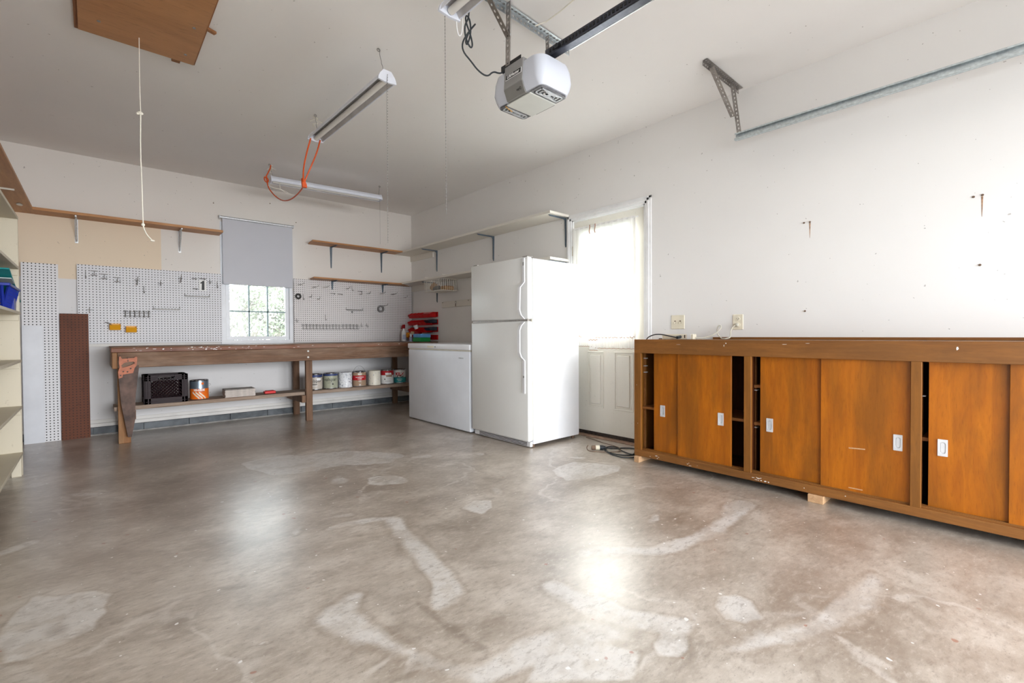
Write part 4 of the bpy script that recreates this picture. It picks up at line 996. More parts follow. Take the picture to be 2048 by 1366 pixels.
# stack of tiles and red box
for k in range(9):
    j = random.uniform(-.004, .004); ty = random.uniform(-.004, .004)
    b = MB(); b.box(1.035 + j, 1.322 + j, 5.735 + ty, 5.93 + ty, .3385 + k * .0092, .3385 + k * .0092 + .0080, .001, R=Matrix.Rotation(math.radians(-2), 3, 'Z'), at=(1.18, 5.83, 0))
    nmz = ['bottom', 'second lowest', 'third lowest', 'fourth lowest', 'middle', 'fourth highest', 'third highest', 'second highest', 'topmost'][k]
    b.done('floor_tile', M_tile if k == 8 else M_tile2, label='pale grey tile, %s of the stack on the lower bench shelf' % nmz, cat='tile', group='stacked tiles on the lower bench shelf')
b = MB(); b.box(1.430, 1.545, 5.80, 5.87, .3385, .366, .004); t = b.done('plastic_case', M_red, label='small red plastic case on lower bench shelf right of tiles', cat='case')
MB().box(1.445, 1.53, 5.81, 5.86, .366, .371, .002).done('case_lid', M_redd, t)

# ------------------------------------------------------------------ corner clutter on the bench
t = thing('spray_bottle', (3.375, 6.15, .90), 'white spray bottle with red trigger in the bench corner', 'bottle')
MB().lathe([(0, 0), (.030, 0), (.034, .006), (.034, .115), (.030, .145), (.014, .172), (.012, .19), (0, .19)], (3.375, 6.15, .90), 24).done('bottle_body', M_paper, t, True)
b = MB(); b.box(3.358, 3.392, 6.135, 6.165, 1.09, 1.145, .004); b.prism([(3.335, 1.112), (3.36, 1.145), (3.392, 1.148), (3.392, 1.12), (3.36, 1.12)], 'y', 6.138, 6.162); b.prism([(3.335, 1.085), (3.343, 1.115), (3.352, 1.112), (3.345, 1.08)], 'y', 6.142, 6.158)
b.done('spray_trigger', M_redd, t)
MB().lathe([(.0345, .03), (.0348, .031), (.0348, .10), (.0345, .10)], (3.375, 6.15, .90), 12, a0=-2.6, a1=-1.2).done('label', plain('bottle_label', (.45, .48, .62), .4), t)

ROWS = [(1.238, 1.322), (1.131, 1.217), (1.026, 1.110), (.917, .998)]
names = ['top', 'second', 'third', 'bottom']
for ri, (z0, z1) in enumerate(ROWS):
    t = MB().box(XR - .012, XR - .001, 5.600, 6.29, z0 + .01, z1 - .004, .002).done('bin_rail', M_red, label='red wall rail holding the %s row of small bins' % names[ri], cat='rail', group='red bin rails on the right wall')
    b = MB()
    for k in range(14): b.box(XR - .016, XR - .012, 5.61 + .048 * k, 5.618 + .048 * k, z0 + .02, z1 - .01)
    b.done('rail_ribs', M_redd, t)
def bin_(y0, w_, z0, mat, lab, depth=.115, h=.075, nm='storage_bin', lid=False):
    xw = XR - .017; b = MB(); th = .003
    side = [(xw, z0), (xw - depth * .75, z0), (xw - depth, z0 + h * .60), (xw - depth * .92, z0 + h * .68), (xw - depth * .45, z0 + h), (xw, z0 + h)]
    side = [(p[0], p[1]) for p in side]
    for yy in (y0, y0 + w_ - th): b.prism(side, 'y', yy, yy + th)
    b.box(xw - depth * .75, xw, y0, y0 + w_, z0, z0 + th)
    b.prism([(xw - depth * .75, z0), (xw - depth * .75 + th, z0 + th), (xw - depth + th, z0 + h * .6), (xw - depth, z0 + h * .6)], 'y', y0, y0 + w_)
    b.box(xw - th, xw, y0, y0 + w_, z0, z0 + h)
    if lid: b.prism([(xw - depth * .92, z0 + h * .68), (xw - depth * .45, z0 + h), (xw, z0 + h), (xw, z0 + h - .004), (xw - depth * .45, z0 + h - .004), (xw - depth * .90, z0 + h * .66)], 'y', y0, y0 + w_)
    b.box(xw, xw + .006, y0 + w_ * .3, y0 + w_ * .7, z0 + h - .012, z0 + h - .004)
    return b.done(nm, mat, label=lab, cat='bin', group='small red bins on wall rails')
ordn = ['nearest', 'second nearest', 'third nearest', 'fourth nearest', 'fifth nearest', 'sixth nearest', 'seventh nearest']
bw = .094
for ri, (z0, z1) in enumerate(ROWS):
    for k in range(6):
        y0 = 5.625 + k * (bw + .006) + (.0 if ri == 0 else .0)
        if ri in (1, 2) and k < 1: continue
        if ri == 3 and k < 2: continue
        if ri == 2 and k == 3: continue
        bin_(y0, bw, z0 + .004, M_red, 'small red bin in %s wall row, %s the refrigerator' % (names[ri], ordn[k]), depth=.115 + .010 * (ri % 2), lid=(ri == 0 and k < 2))
for z_, lab in ((ROWS[1][0] + .03, 'upper of two black bins clipped on red rails'), (ROWS[2][0] + .03, 'lower of two black bins clipped on red rails')):
    t = bin_(5.602, .115, z_, M_navy, lab, depth=.15, h=.052, lid=True); t['group'] = 'black bins on red rails'
# loose red bin tipped over the third row
b = MB(); b.box(3.43, 3.50, 5.86, 5.94, .985, 1.05, .003, R=Matrix.Rotation(.5, 3, 'X') @ Matrix.Rotation(.3, 3, 'Z'), at=(3.46, 5.9, 1.01))
b.done('storage_bin', M_redd, label='loose dark red bin tipped on top of bottom bin row', cat='bin')
b = MB(); b.box(3.42, 3.48, 5.97, 6.03, .998, 1.045, .002, R=Matrix.Rotation(.25, 3, 'Z'), at=(3.45, 6.0, 1.0)); b.done('small_carton', plain('tan_card', (.50, .36, .22), .7), label='small tan carton on the bottom row of red bins', cat='box')
b = MB(); b.sphere((3.455, 6.17, 1.005), .035, (1, 1.2, .8)); b.sphere((3.44, 6.15, .975), .022); b.done('rubber_glove', plain('orange_rubber', (.80, .30, .02), .5), smooth=True, label='crumpled orange glove in the left end of bottom bin row', cat='glove')
MB().lathe([(.0, 0), (.026, 0), (.033, .05), (.030, .05), (.024, .006), (0, .006)], (3.44, 5.90, 1.083), 20, Matrix.Rotation(-.35, 3, 'Y')).done('paper_cup', M_paper, smooth=True, label='white paper cup resting on third row of red bins', cat='cup')
t = thing('plastic_box', (3.40, 5.66, .90), 'green plastic box with light blue lid on bench corner', 'box')
bx = 3.335
MB().box(bx, bx + .16, 5.615, 5.83, .9005, .958, .006).done('box_body', M_green, t); MB().box(bx - .003, bx + .163, 5.612, 5.815, .958, 1.010, .006).done('box_lid', M_ltblue, t)
t = thing('glue_bottle', (3.34, 5.885, .9), 'small clear bottle with white cap beside green box', 'bottle')
MB().lathe([(0, 0), (.022, 0), (.024, .05), (.018, .070), (0, .07)], (3.34, 5.885, .9005), 18).done('bottle_body', plain('blueish_bottle', (.30, .32, .45), .25), t, True)
MB().lathe([(.014, .068), (.015, .11), (0, .112)], (3.34, 5.885, .9005), 18).done('bottle_cap', M_paper, t, True)
MB().box(3.30, 3.56, 5.84, 6.14, .9005, .906, .001).done('plastic_tray', plain('grey_sheet', (.30, .32, .36), .4), label='flat grey plastic sheet lying under the bottom bins', cat='tray')

# wire basket under lower white shelf
t = thing('wire_basket', (3.47, 5.3, 1.57), 'white wire basket slung under the lower white shelf', 'basket')
wb = (3.345, 3.60, 5.10, 5.52, 1.575, 1.725); b = MB(); X0, X1, Y0, Y1, Z0, Z1 = wb
for z in (Z0 + .002, Z1): b.tube([(X0, Y0, z), (X0, Y1, z), (X1, Y1, z), (X1, Y0, z), (X0, Y0, z)], .0035, 6)
for k in range(13):
    y = Y0 + (Y1 - Y0) * k / 12; b.tube([(X0, y, Z1), (X0, y, Z0), (X1, y, Z0), (X1, y, Z1)], .0024, 6)
for k in range(1, 8):
    x = X0 + (X1 - X0) * k / 8; b.tube([(x, Y0, Z1), (x, Y0, Z0), (x, Y1, Z0), (x, Y1, Z1)], .0024, 6)
b.done('basket_cage', M_white_wire, t)
b = MB()
for y in (Y0, Y1): b.tube([(X0, y, Z1), (X0 + .01, y, 1.775), (X1 - .03, y, 1.770)], .004, 6)
b.done('shelf_hanger', M_white_wire, t)
MB().box(3.42, 3.56, 5.13, 5.25, 1.580, 1.64, .01).done('wood_offcut', plain('tan_offcut', (.40, .24, .12), .7), label='tan wood offcut lying in the wire basket, nearer end', cat='offcut')
MB().lathe([(0, 0), (.035, 0), (.035, .10), (0, .10)], (3.43, 5.29, 1.616), 18, Matrix.Rotation(math.pi / 2, 3, 'X') @ Matrix.Rotation(math.pi, 3, 'Y')).done('twine_roll', plain('grey_twine', (.13, .12, .11), .8), smooth=True, label='dark grey roll lying in middle of wire basket', cat='roll')
MB().lathe([(0, 0), (.038, 0), (.040, .04), (.038, .08), (0, .08)], (3.42, 5.44, 1.620), 18, Matrix.Rotation(.9, 3, 'X')).done('wood_roller', plain('brown_roll', (.34, .19, .08), .6), smooth=True, label='brown wooden roll lying at far end of wire basket', cat='roll')

# key board on the right wall
t = thing('key_board', (XR, 5.0, 1.37), 'long white board with key hooks on right wall behind freezer', 'hook board')
MB().box(XR - .016, XR, 4.0, 5.485, 1.368, 1.450, .002).done('board', M_wshelf, t)
for y in (5.44, 5.13, 4.85):
    MB().tube([(XR - .016, y + .02, 1.437), (XR - .035, y + .005, 1.437), (XR - .04, y - .015, 1.432), (XR - .035, y - .02, 1.44)], .0022, 6).done('hook', M_wire, t)
t = thing('key_ring', (XR - .04, 5.12, 1.37), 'bunch of small keys hanging on the white key board', 'keys')
MB().ring((XR - .036, 5.12, 1.425), .016, .0016, 'x', 18, 5).done('ring', M_wire, t)
b = MB(); b.box(XR - .040, XR - .037, 5.112, 5.128, 1.372, 1.408, .001); b.box(XR - .035, XR - .033, 5.120, 5.132, 1.380, 1.412, .001); b.done('key', M_bkcord, t)

# ------------------------------------------------------------------ chest freezer
t = thing('chest_freezer', (3.1, 4.37, 0), 'low white chest freezer between workbench and refrigerator', 'freezer')
fx0, fx1, fy0, fy1 = 2.802, 3.46, 3.775, 5.00
MB().box(fx0, fx1, fy0, fy1, .012, .826, .012, 3).done('freezer_body', M_freezer, t, True)
MB().box(fx0 + .005, fx1 - .005, fy0 + .005, fy1 - .005, .826, .838, .002).done('lid_gasket', M_gasket, t)
MB().box(fx0 - .006, fx1 + .005, fy0 - .005, fy1 + .005, .838, .897, .010, 3).done('lid', M_white, t, True)
MB().box(fx0 - .010, fx0 - .005, 4.43, 4.56, .853, .875, .002).done('lid_handle', M_cream, t)
MB().lathe([(0, .004), (.008, .003), (.008, 0)], (fx0 - .006, 4.40, .865), 14, Matrix.Rotation(-math.pi / 2, 3, 'Y')).done('lock', M_galvd, t)
MB().box(fx0 - .003, fx0 + .001, 3.88, 3.96, .750, .762, .001).done('badge', M_wbrkt, t)
for y in (fy0 + .05, fy1 - .05):
    for x in (fx0 + .05, fx1 - .05): MB().lathe([(.015, 0), (.018, .014)], (x, y, 0), 12).done('foot', M_black, t)

# ------------------------------------------------------------------ refrigerator
t = thing('refrigerator', (3.14, 3.34, 0), 'tall white top freezer refrigerator standing beside the chest freezer', 'refrigerator')
rx0, rx1, ry0, ry1 = 2.800, 3.475, 2.925, 3.745
MB().box(rx0 + .062, rx1, ry0, ry1, .03, 1.662, .006, 2).done('cabinet', M_white, t, True)
def leather(name, col):
    m, nt, bs = _m(name); v = coords(nt, (1, 1, .7)); bs.inputs['Base Color'].default_value = (*col, 1)
    n = noise_(nt, v, 1.5, 3); nt.links.new(mixc(nt, n, tuple(c * .97 for c in col), col), bs.inputs['Base Color'])
    bs.inputs['Roughness'].default_value = .34; bump(nt, bs, noise_(nt, v, 95, 2, .6), .55, .0012); return m
M_leather = leather('textured_white_door', (.78, .785, .775))
up = MB().box(rx0, rx0 + .055, ry0 + .002, ry1 - .002, 1.128, 1.672, .012, 3).done('freezer_door', M_leather, t, True)
lo = MB().box(rx0, rx0 + .055, ry0 + .002, ry1 - .002, .058, 1.112, .012, 3).done('fridge_door', M_leather, t, True)
b = MB(); b.box(rx0 + .055, rx0 + .063, ry0 + .01, ry1 - .01, .07, 1.655); b.done('door_gasket', M_gasket, t)
b = MB(); b.box(rx0 + .012, rx0 + .05, ry0 + .02, ry1 - .02, 1.1125, 1.1275); b.done('door_gap_hinge', M_galvd, t)
def handle(parent, pts, w_=.026):
    b = MB()
    P = [Vector(p) for p in pts]
    for a, c in zip(P[:-1], P[1:]):
        for yy in (0,):
            vs = []
            for p in (a, c):
                for sy in (-w_ / 2, w_ / 2):
                    for sx in (0, .012): vs.append(b.bm.verts.new((p.x - sx, p.y + sy, p.z)))
            for q in ((0, 1, 3, 2), (4, 6, 7, 5), (0, 4, 5, 1), (2, 3, 7, 6), (0, 2, 6, 4), (1, 5, 7, 3)): b.bm.faces.new([vs[k] for k in q])
    return b.done('door_handle', M_white, parent)
hy = 2.975
handle(up, [(rx0 + .002, hy, 1.660), (rx0 + .002, hy, 1.452), (rx0 - .035, hy + .014, 1.405), (rx0 - .042, hy + .016, 1.210), (rx0 - .028, hy + .012, 1.165), (rx0 + .002, hy, 1.130)])
handle(lo, [(rx0 + .002, hy, 1.105), (rx0 - .028, hy + .012, 1.070), (rx0 - .042, hy + .016, 1.03), (rx0 - .042, hy + .016, .840), (rx0 - .028, hy + .012, .800), (rx0 + .002, hy, .765), (rx0 + .002, hy, .480)])
MB().box(rx0 - .012, rx0 - .009, hy - .012, hy + .004, 1.595, 1.625, .001).done('badge', M_opgrey, up)
MB().box(rx0 - .012, rx0 - .009, hy - .010, hy + .006, .615, .635, .001).done('badge', M_opgrey, lo)
for y in (ry0 + .05, ry1 - .06): MB().box(rx0 + .01, rx0 + .08, y - .03, y + .03, 1.672, 1.680, .002).done('top_hinge', M_galvd, t)
b = MB(); b.box(rx0 + .03, rx0 + .06, ry0 + .01, ry1 - .01, .008, .052, .003)
t2 = b.done('kick_grille', M_white, t); b = MB()
for z in (.016, .028, .040): b.box(rx0 + .027, rx0 + .031, ry0 + .05, ry1 - .09, z, z + .005)
b.done('grille_slots', M_wood_dark, t2)
for y in (ry0 + .03, ry1 - .03):
    for x in (rx0 + .08, rx1 - .06): MB().lathe([(.014, 0), (.018, .004), (.016, .03)], (x, y, 0), 12).done('levelling_foot', M_bkcord, t)

# ------------------------------------------------------------------ sliding door cabinet
t = thing('sideboard_cabinet', (3.37, .8, .045), 'long brown wooden cabinet with sliding doors along the right wall', 'cabinet')
X0, X1 = 3.150, 3.600; YE, YS = 2.092, -.447
b = MB(); b.box(X0, X0 + .022, YS, YE, .847, .953, .002); b.done('top_rail', M_cabframe, t)
MB().box(X0 + .0225, X1, YS, YE, .930, .951, .001).done('top_panel', M_cabframe, t)
MB().box(X0, X0 + .022, YS, YE, .046, .095, .002).done('bottom_rail', M_cabframe, t)
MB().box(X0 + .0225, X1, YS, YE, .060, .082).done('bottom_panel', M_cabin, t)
for a, c in ((YE, 2.033), (1.263, 1.219), (.429, .386), (-.404, YS)):
    MB().box(X0, X0 + .022, min(a, c), max(a, c), .095, .847, .001).done('stile', M_cabstile, t)
    m_ = (a + c) / 2 if abs(a - c) < .05 else YE - .011
    if m_ > 2: MB().box(X0 + .0225, X1, YE - .022, YE, .082, .930).done('side_panel', M_cabstile, t)
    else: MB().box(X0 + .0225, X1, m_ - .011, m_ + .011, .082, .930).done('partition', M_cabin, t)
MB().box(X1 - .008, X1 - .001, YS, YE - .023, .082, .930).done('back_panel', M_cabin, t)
b = MB(); b.box(X0 + .022, X0 + .062, YS, YE - .023, .094, .098, 0); 
for dx in (.028, .045, .060): b.box(X0 + dx - .002, X0 + dx + .001, YS, YE - .023, .096, .103)
b.done('door_track', M_cabframe, t)
def sdoor(y0, y1, front, pull=None, veneer=M_cabdoor):
    x = X0 + (.027 if front else .046)
    d = MB().box(x, x + .014, y0, y1, .100, .860, .0015).done('sliding_door', veneer, t)
    if pull is not None:
        b = MB(); pw, ph = .038, .085; zc_ = .412
        def rr(w_, h_, r, n=6):
            pts = []
            for cx_, cy_, a0 in ((w_ / 2 - r, h_ / 2 - r, 0), (-w_ / 2 + r, h_ / 2 - r, 90), (-w_ / 2 + r, -h_ / 2 + r, 180), (w_ / 2 - r, -h_ / 2 + r, 270)):
                for k in range(n + 1): a = math.radians(a0 + 90 * k / n); pts.append((cx_ + r * math.cos(a), cy_ + r * math.sin(a)))
            return pts
        prof = [(rr(pw, ph, .002), -.0045), (rr(.024, .060, .0118), -.0045), (rr(.0225, .0585, .0110), -.0003), (rr(.0165, .052, .0080), -.0003), (rr(.014, .049, .0068), -.0025)]
        rings = [[b.bm.verts.new((x + dx, pull + p[0], zc_ + p[1])) for p in pp] for pp, dx in prof]
        base = [b.bm.verts.new((x + .001, pull + p[0], zc_ + p[1])) for p in prof[0][0]]
        allr = [base] + rings
        for A, B in zip(allr[:-1], allr[1:]):
            m = len(A)
            for k in range(m): b.bm.faces.new((A[k], A[(k + 1) % m], B[(k + 1) % m], B[k]))
        b.bm.faces.new(rings[-1])
        b.done('recessed_pull', M_alum, d, label='silver recessed finger pull')
    return d
sdoor(1.560, 1.948, False, 1.873); sdoor(1.355, 1.742, True, 1.425)
sdoor(.795, 1.180, False, 1.122); sdoor(.432, .838, True, .483)
sdoor(-.03, .364, False, .309); sdoor(-.34, .078, True, -.28)
def shelf(y0, y1, z): MB().box(X0 + .075, X1 - .01, y0, y1, z, z + .019, .001).done('inner_shelf', M_cabshelf, t)
shelf(1.253, 2.068, .405); shelf(.42, 1.228, .640); shelf(.42, 1.228, .395); shelf(-.41, .395, .430); 
for (y, zs) in ((2.062, (.80, .74, .69)), (1.229, (.62, .375)), (.396, (.66,))):
    b = MB(); b.box(X0 + .10, X0 + .118, y - .003, y + .006, .09, .92); b.done('shelf_standard', M_cabshelf, t)
    for z in zs: MB().box(X0 + .085, X0 + .12, y - .016, y, z, z + .006).done('shelf_clip', M_alum, t)
rs = random.Random(5); it = []
for (y, n, s_) in ((1.16, 8, .05), (1.92, 5, .04), (1.6, 4, .08), (.9, 3, .3)):
    for k in range(n): it.append((y + rs.uniform(-s_, s_), .055 + rs.random() * .02, rs.uniform(.002, .012), rs.uniform(.0015, .004)))
it += [(.255, .915, .005, .011), (1.393, .915, .003, .010), (1.38, .93, .004, .004), (1.02, .928, .02, .0012), (1.72, .918, .018, .001), (.9, .935, .012, .001), (2.07, .6, .001, .004), (2.06, .3, .001, .004)]
blotches(('x', X0 - .0008), it, M_paper, 'paint_scuff', t)

MB().box(X0 + .025, X0 + .0275, .625, .70, .345, .351, R=Matrix.Rotation(-.06, 3, 'X'), at=(X0, .66, .35)).done('bare_scratch', M_block, t); MB().box(X0 + .025, X0 + .0275, .635, .70, .118, .123).done('bare_scratch', M_block, t)
MB().box(XR - .022, XR - .001, YS, 1.675, .9515, .968, .001).done('wood_strip', M_cabframe, label='thin brown wooden strip lying on cabinet top against the wall', cat='wood strip')
MB().box(3.47, 3.56, 1.90, 2.07, .9515, .958, .001).done('wood_shim', M_bkcord, label='thin brown wood shim on cabinet top near the door', cat='shim')
for (x0, x1, y0, y1, lab) in ((3.125, 3.40, 2.035, 2.078, 'wooden block under the cabinet corner beside the door'), (3.135, 3.50, .812, .892, 'wooden block under the middle of the cabinet front'), (3.14, 3.50, -.40, -.33, 'wooden block under the near end of the cabinet')):
    MB().box(x0, x1, y0, y1, 0, .0455, .002).done('wood_block', M_block, label=lab, cat='block', group='blocks under the cabinet')

# ------------------------------------------------------------------ switch, outlet, power strip, cords
t = thing('light_switch', (XR, 1.977, 1.034), 'cream double light switch plate on right wall beside the door', 'light switch')
MB().box(XR - .006, XR, 1.917, 2.037, 1.034, 1.149, .003).done('switch_plate', M_cream, t)
for y in (1.954, 2.000):
    MB().box(XR - .0075, XR - .0055, y - .006, y + .006, 1.080, 1.104).done('toggle_slot', M_bkcord, t)
    MB().prism([(XR - .007, 1.096), (XR - .018, 1.081), (XR - .016, 1.076), (XR - .007, 1.084)], 'y', y - .004, y + .004).done('toggle', M_cream, t)
t = thing('wall_outlet', (XR, 1.49, 1.024), 'cream wall outlet with beige plug above the cabinet', 'outlet')
MB().box(XR - .006, XR, 1.453, 1.530, 1.024, 1.139, .003).done('outlet_plate', M_cream, t)
for z in (1.105, 1.060): MB().lathe([(0, .003), (.016, .003), (.017, 0)], (XR - .006, 1.491, z), 20, Matrix.Rotation(-math.pi / 2, 3, 'Y')).done('socket', M_cream, t)
b = MB(); b.box(XR - .0105, XR - .0085, 1.483, 1.485, 1.103, 1.111); b.box(XR - .0105, XR - .0085, 1.496, 1.498, 1.103, 1.111); b.sphere((XR - .009, 1.491, 1.097), .0026); b.done('socket_slots', M_inkblack, t)
t = thing('power_strip', (XR - .20, 1.86, .952), 'cream power strip lying on top of the cabinet', 'power strip')
sx0 = 3.40
MB().box(sx0, sx0 + .05, 1.735, 2.00, .9515, .992, .004).done('strip_body', M_cream, t)
MB().box(sx0 - .001, sx0 + .051, 1.755, 1.790, .9525, .993, .002).done('rocker_switch', M_paper, t); MB().box(sx0 - .002, sx0 + .003, 1.800, 1.808, .962, .986, .001).done('strip_button', M_black, t)
b = MB(); b.tube([(sx0 - .045, 1.845, .966), (sx0 - .002, 1.838, .972)], .011, 10); b.tube([(sx0 - .045, 1.845, .966), (sx0 - .05, 1.89, .975), (sx0 - .06, 1.96, .990), (sx0 - .06, 2.02, .992), (sx0 - .06, 2.07, .978), (sx0 - .06, 2.10, .958), (sx0 - .05, 2.13, .90), (3.30, 2.15, .45), (3.28, 2.17, .05), (3.28, 2.18, .006), (3.285, 2.25, .0055), (3.35, 2.38, .0055), (3.402, 2.44, .006), (3.37, 2.50, .0062), (3.27, 2.48, .006), (3.17, 2.36, .0055), (3.136, 2.216, .0055), (3.20, 2.13, .0055), (3.33, 2.14, .006)], .0045, 8, 2)
b.done('electric_cable', M_dkcord, smooth=True, label='black cord plugged in the power strip, looping down behind cabinet end', cat='cord')
b = MB(); b.tube([(sx0 + .03, 1.735, .965), (3.46, 1.70, .958), (3.50, 1.62, .985), (3.53, 1.585, 1.030), (3.54, 1.585, 1.055), (3.54, 1.605, 1.058), (3.54, 1.618, 1.03), (3.54, 1.615, .99), (3.53, 1.58, .960), (3.50, 1.56, .957), (3.49, 1.53, .957), (3.54, 1.515, .965), (3.57, 1.53, 1.0), (3.58, 1.525, 1.035), (3.585, 1.505, 1.056), (3.592, 1.495, 1.060)], .0045, 8, 2)
b.box(XR - .030, XR - .009, 1.480, 1.502, 1.048, 1.072, .005)
b.done('electric_cable', M_cordw, smooth=True, label='beige cord looping from power strip up to the wall outlet', cat='cord')
# big plug and its cord on the floor
t = thing('appliance_plug', (3.2, 2.5, 0), 'cream and black round plug with coiled cord on floor by door', 'plug')
q0, q1, q2, q3 = Vector((3.175, 2.535, .021)), Vector((3.200, 2.512, .021)), Vector((3.225, 2.489, .021)), Vector((3.262, 2.455, .021))
MB().tube([q0, q1], .019, 16).done('prong_face', M_bkcord, t); MB().tube([q1, q2], .020, 16).done('plug_collar', M_cream, t, True); MB().tube([q2, q2 * .5 + q3 * .5, q3], [.021, .020, .012], 16).done('plug_grip', M_dkcord, t, True)
MB().tube([q3, (3.29, 2.435, .012), (3.36, 2.41, .0055), (3.44, 2.36, .0055), (3.47, 2.27, .0055), (3.42, 2.20, .0055), (3.33, 2.18, .0055), (3.24, 2.20, .0055), (3.19, 2.27, .0055), (3.19, 2.36, .0055), (3.24, 2.44, .0055), (3.30, 2.47, .0055)], .005, 8, 2).done('plug_cord', M_dkcord, t, True)
MB().tube([(3.50, 2.86, .0055), (3.49, 2.76, .0055), (3.44, 2.62, .0055), (3.40, 2.50, .0135), (3.38, 2.40, .0135), (3.33, 2.34, .0055), (3.27, 2.33, .0055), (3.20, 2.38, .0055), (3.13, 2.46, .0055), (3.115, 2.53, .0055), (3.15, 2.57, .02), (3.17, 2.57, .035)], .0036, 8, 2).done('floor_cord', M_bkcord, smooth=True, label='thin brown cord snaking on floor from refrigerator to the plug', cat='cord')

# ------------------------------------------------------------------ shop lights
def shop_light(a, b_, lab, group='fluorescent shop lights'):
    a = Vector(a); b_ = Vector(b_); D = (b_ - a); L = D.length; D.normalize(); up = Vector((0, 0, 1)); S = D.cross(up).normalized()
    t = thing('shop_light', tuple((a + b_) / 2), lab, 'ceiling light', group)
    def ext(prof, d0, d1, nm, mat, par=t, smooth=False, closed=True):
        bm = bmesh.new(); r0 = [bm.verts.new(a + D * d0 + S * p[0] + up * p[1]) for p in prof]; r1 = [bm.verts.new(a + D * d1 + S * p[0] + up * p[1]) for p in prof]
        n = len(prof)
        for k in range(n if closed else n - 1): bm.faces.new((r0[k], r0[(k + 1) % n], r1[(k + 1) % n], r1[k]))
        if closed: bm.faces.new(r0[::-1]); bm.faces.new(r1)
        return obj(nm, bm, mat, par, smooth)
    # housing: peaked shell open at the bottom with a reflector inside
    out = [(-.058, 0), (-.050, .030), (-.026, .058), (.026, .058), (.050, .030), (.058, 0), (.055, 0), (.046, .028), (.023, .053), (-.023, .053), (-.046, .028), (-.055, 0)]
    ext(out, .012, L - .012, 'housing', M_fix)
    ext([(-.053, .006), (-.036, .030), (-.012, .040), (.012, .040), (.036, .030), (.053, .006), (.053, .004), (.036, .028), (.012, .038), (-.012, .038), (-.036, .028), (-.053, .004)], .014, L - .014, 'reflector', M_reflector)
    cap = [(-.062, -.004), (-.060, .012), (-.050, .034), (-.026, .064), (.026, .064), (.050, .034), (.060, .012), (.062, -.004), (.0, -.010)]
    ext(cap, 0, .014, 'end_cap', M_fix); ext(cap, L - .014, L, 'end_cap', M_fix)
    for s_ in (0,):
        MB().tube([a + D * .02 + up * .014, a + D * (L - .02) + up * .014], .0185, 18).done('fluorescent_tube', M_tube, t, True)
    for d in (.03, L - .03): MB().lathe([(0, 0), (.002, 0)], tuple(a), 4).bm.free()
    return t, a, b_, D, S
L1 = shop_light((1.365, 3.92, 2.58), (1.385, 2.70, 2.58), 'slim white shop light hanging lengthwise, nearest hatch, with orange cord')
L2 = shop_light((1.395, 5.335, 2.60), (2.575, 5.222, 2.60), 'slim white shop light hanging crosswise near the back wall')
L3 = shop_light((1.315, 1.925, 2.555), (1.33, .705, 2.555), 'white shop light hanging at top edge beside the garage opener')
def wirehang(p, q, lab):
    b = MB(); n = 8; p = Vector(p); q = Vector(q)
    b.tube([p + (q - p) * k / n + Vector((.004 * math.sin(k * 2.1), .004 * math.cos(k * 1.7), 0)) for k in range(n + 1)], .0018, 5)
    b.ring((p.x, p.y, p.z - .01), .010, .002, 'y', 12, 5)
    b.done('hanging_wire', M_wire, label=lab, cat='wire', group='wires holding the shop lights')
wirehang((1.36, 2.767, ZC), (1.38, 2.74, 2.643), 'thin wire holding near end of the lengthwise shop light')
wirehang((1.372, 3.93, ZC), (1.366, 3.88, 2.643), 'thin wire holding far end of the lengthwise shop light')
wirehang((1.400, 5.375, ZC), (1.42, 5.333, 2.663), 'thin wire holding left end of the crosswise shop light')
wirehang((2.60, 5.30, ZC), (2.55, 5.225, 2.663), 'thin wire holding right end of the crosswise shop light')
def bundle(c, lab, s_=1.0, seed=1):
    rs = random.Random(seed); b = MB(); pts = []
    for k in range(9): pts.append((c[0] + rs.uniform(-.03, .03) * s_, c[1] + rs.uniform(-.03, .03) * s_, c[2] - .010 * k + rs.uniform(-.01, .01)))
    b.tube(pts, .0036, 6, 2); b.tube([(c[0] - .05 * s_, c[1], c[2] - .06), (c[0], c[1] + .01, c[2] - .02), (c[0] + .05 * s_, c[1] - .01, c[2] - .05)], .003, 6, 1)
    b.done('tied_cord', M_rope, smooth=True, label=lab, cat='cord')
bundle((1.375, 3.93, ZC - .01), 'knotted white cord tied at ceiling above lengthwise shop light', 1.0, 2)
bundle((1.412, 5.36, ZC - .01), 'knotted white cord tied at ceiling above crosswise shop light', .8, 5)
b = MB(); b.tube([(1.47, 5.28, 2.60), (1.475, 5.28, 2.53)], .003, 6); b.tube([(1.36, 5.28, 2.545), (1.42, 5.28, 2.528), (1.475, 5.28, 2.53), (1.52, 5.27, 2.50), (1.55, 5.27, 2.488)], .003, 6, 1); b.tube([(1.475, 5.28, 2.53), (1.54, 5.28, 2.512), (1.58, 5.28, 2.49)], .003, 6, 1)
b.done('tied_cord', M_white_wire, smooth=True, label='white tie ends dangling below left end of crosswise light', cat='cord')
# pull chains
def chain(pts, lab, beads=True, r=.0011, mat=M_wire):
    b = MB(); b.tube(pts, r, 5)
    P0, P1 = Vector(pts[0]), Vector(pts[-1]); n = 60 if beads else 0
    for k in range(n): b.sphere(tuple(P0 + (P1 - P0) * k / n), .0024, n=6)
    b.done('pull_chain', mat, label=lab, cat='pull chain', group='pull chains of the shop lights')
chain([(1.383, 2.695, 2.615), (1.372, 2.69, 2.50), (1.372, 2.69, 1.57)], 'thin pull chain hanging from near end of lengthwise shop light')
chain([(2.56, 5.215, 2.60), (2.56, 5.215, 2.08)], 'short pull chain hanging from right end of crosswise shop light', False)
chain([(1.297, 1.93, 2.565), (1.297, 1.93, 1.59)], 'long pull chain hanging left of the garage opener')
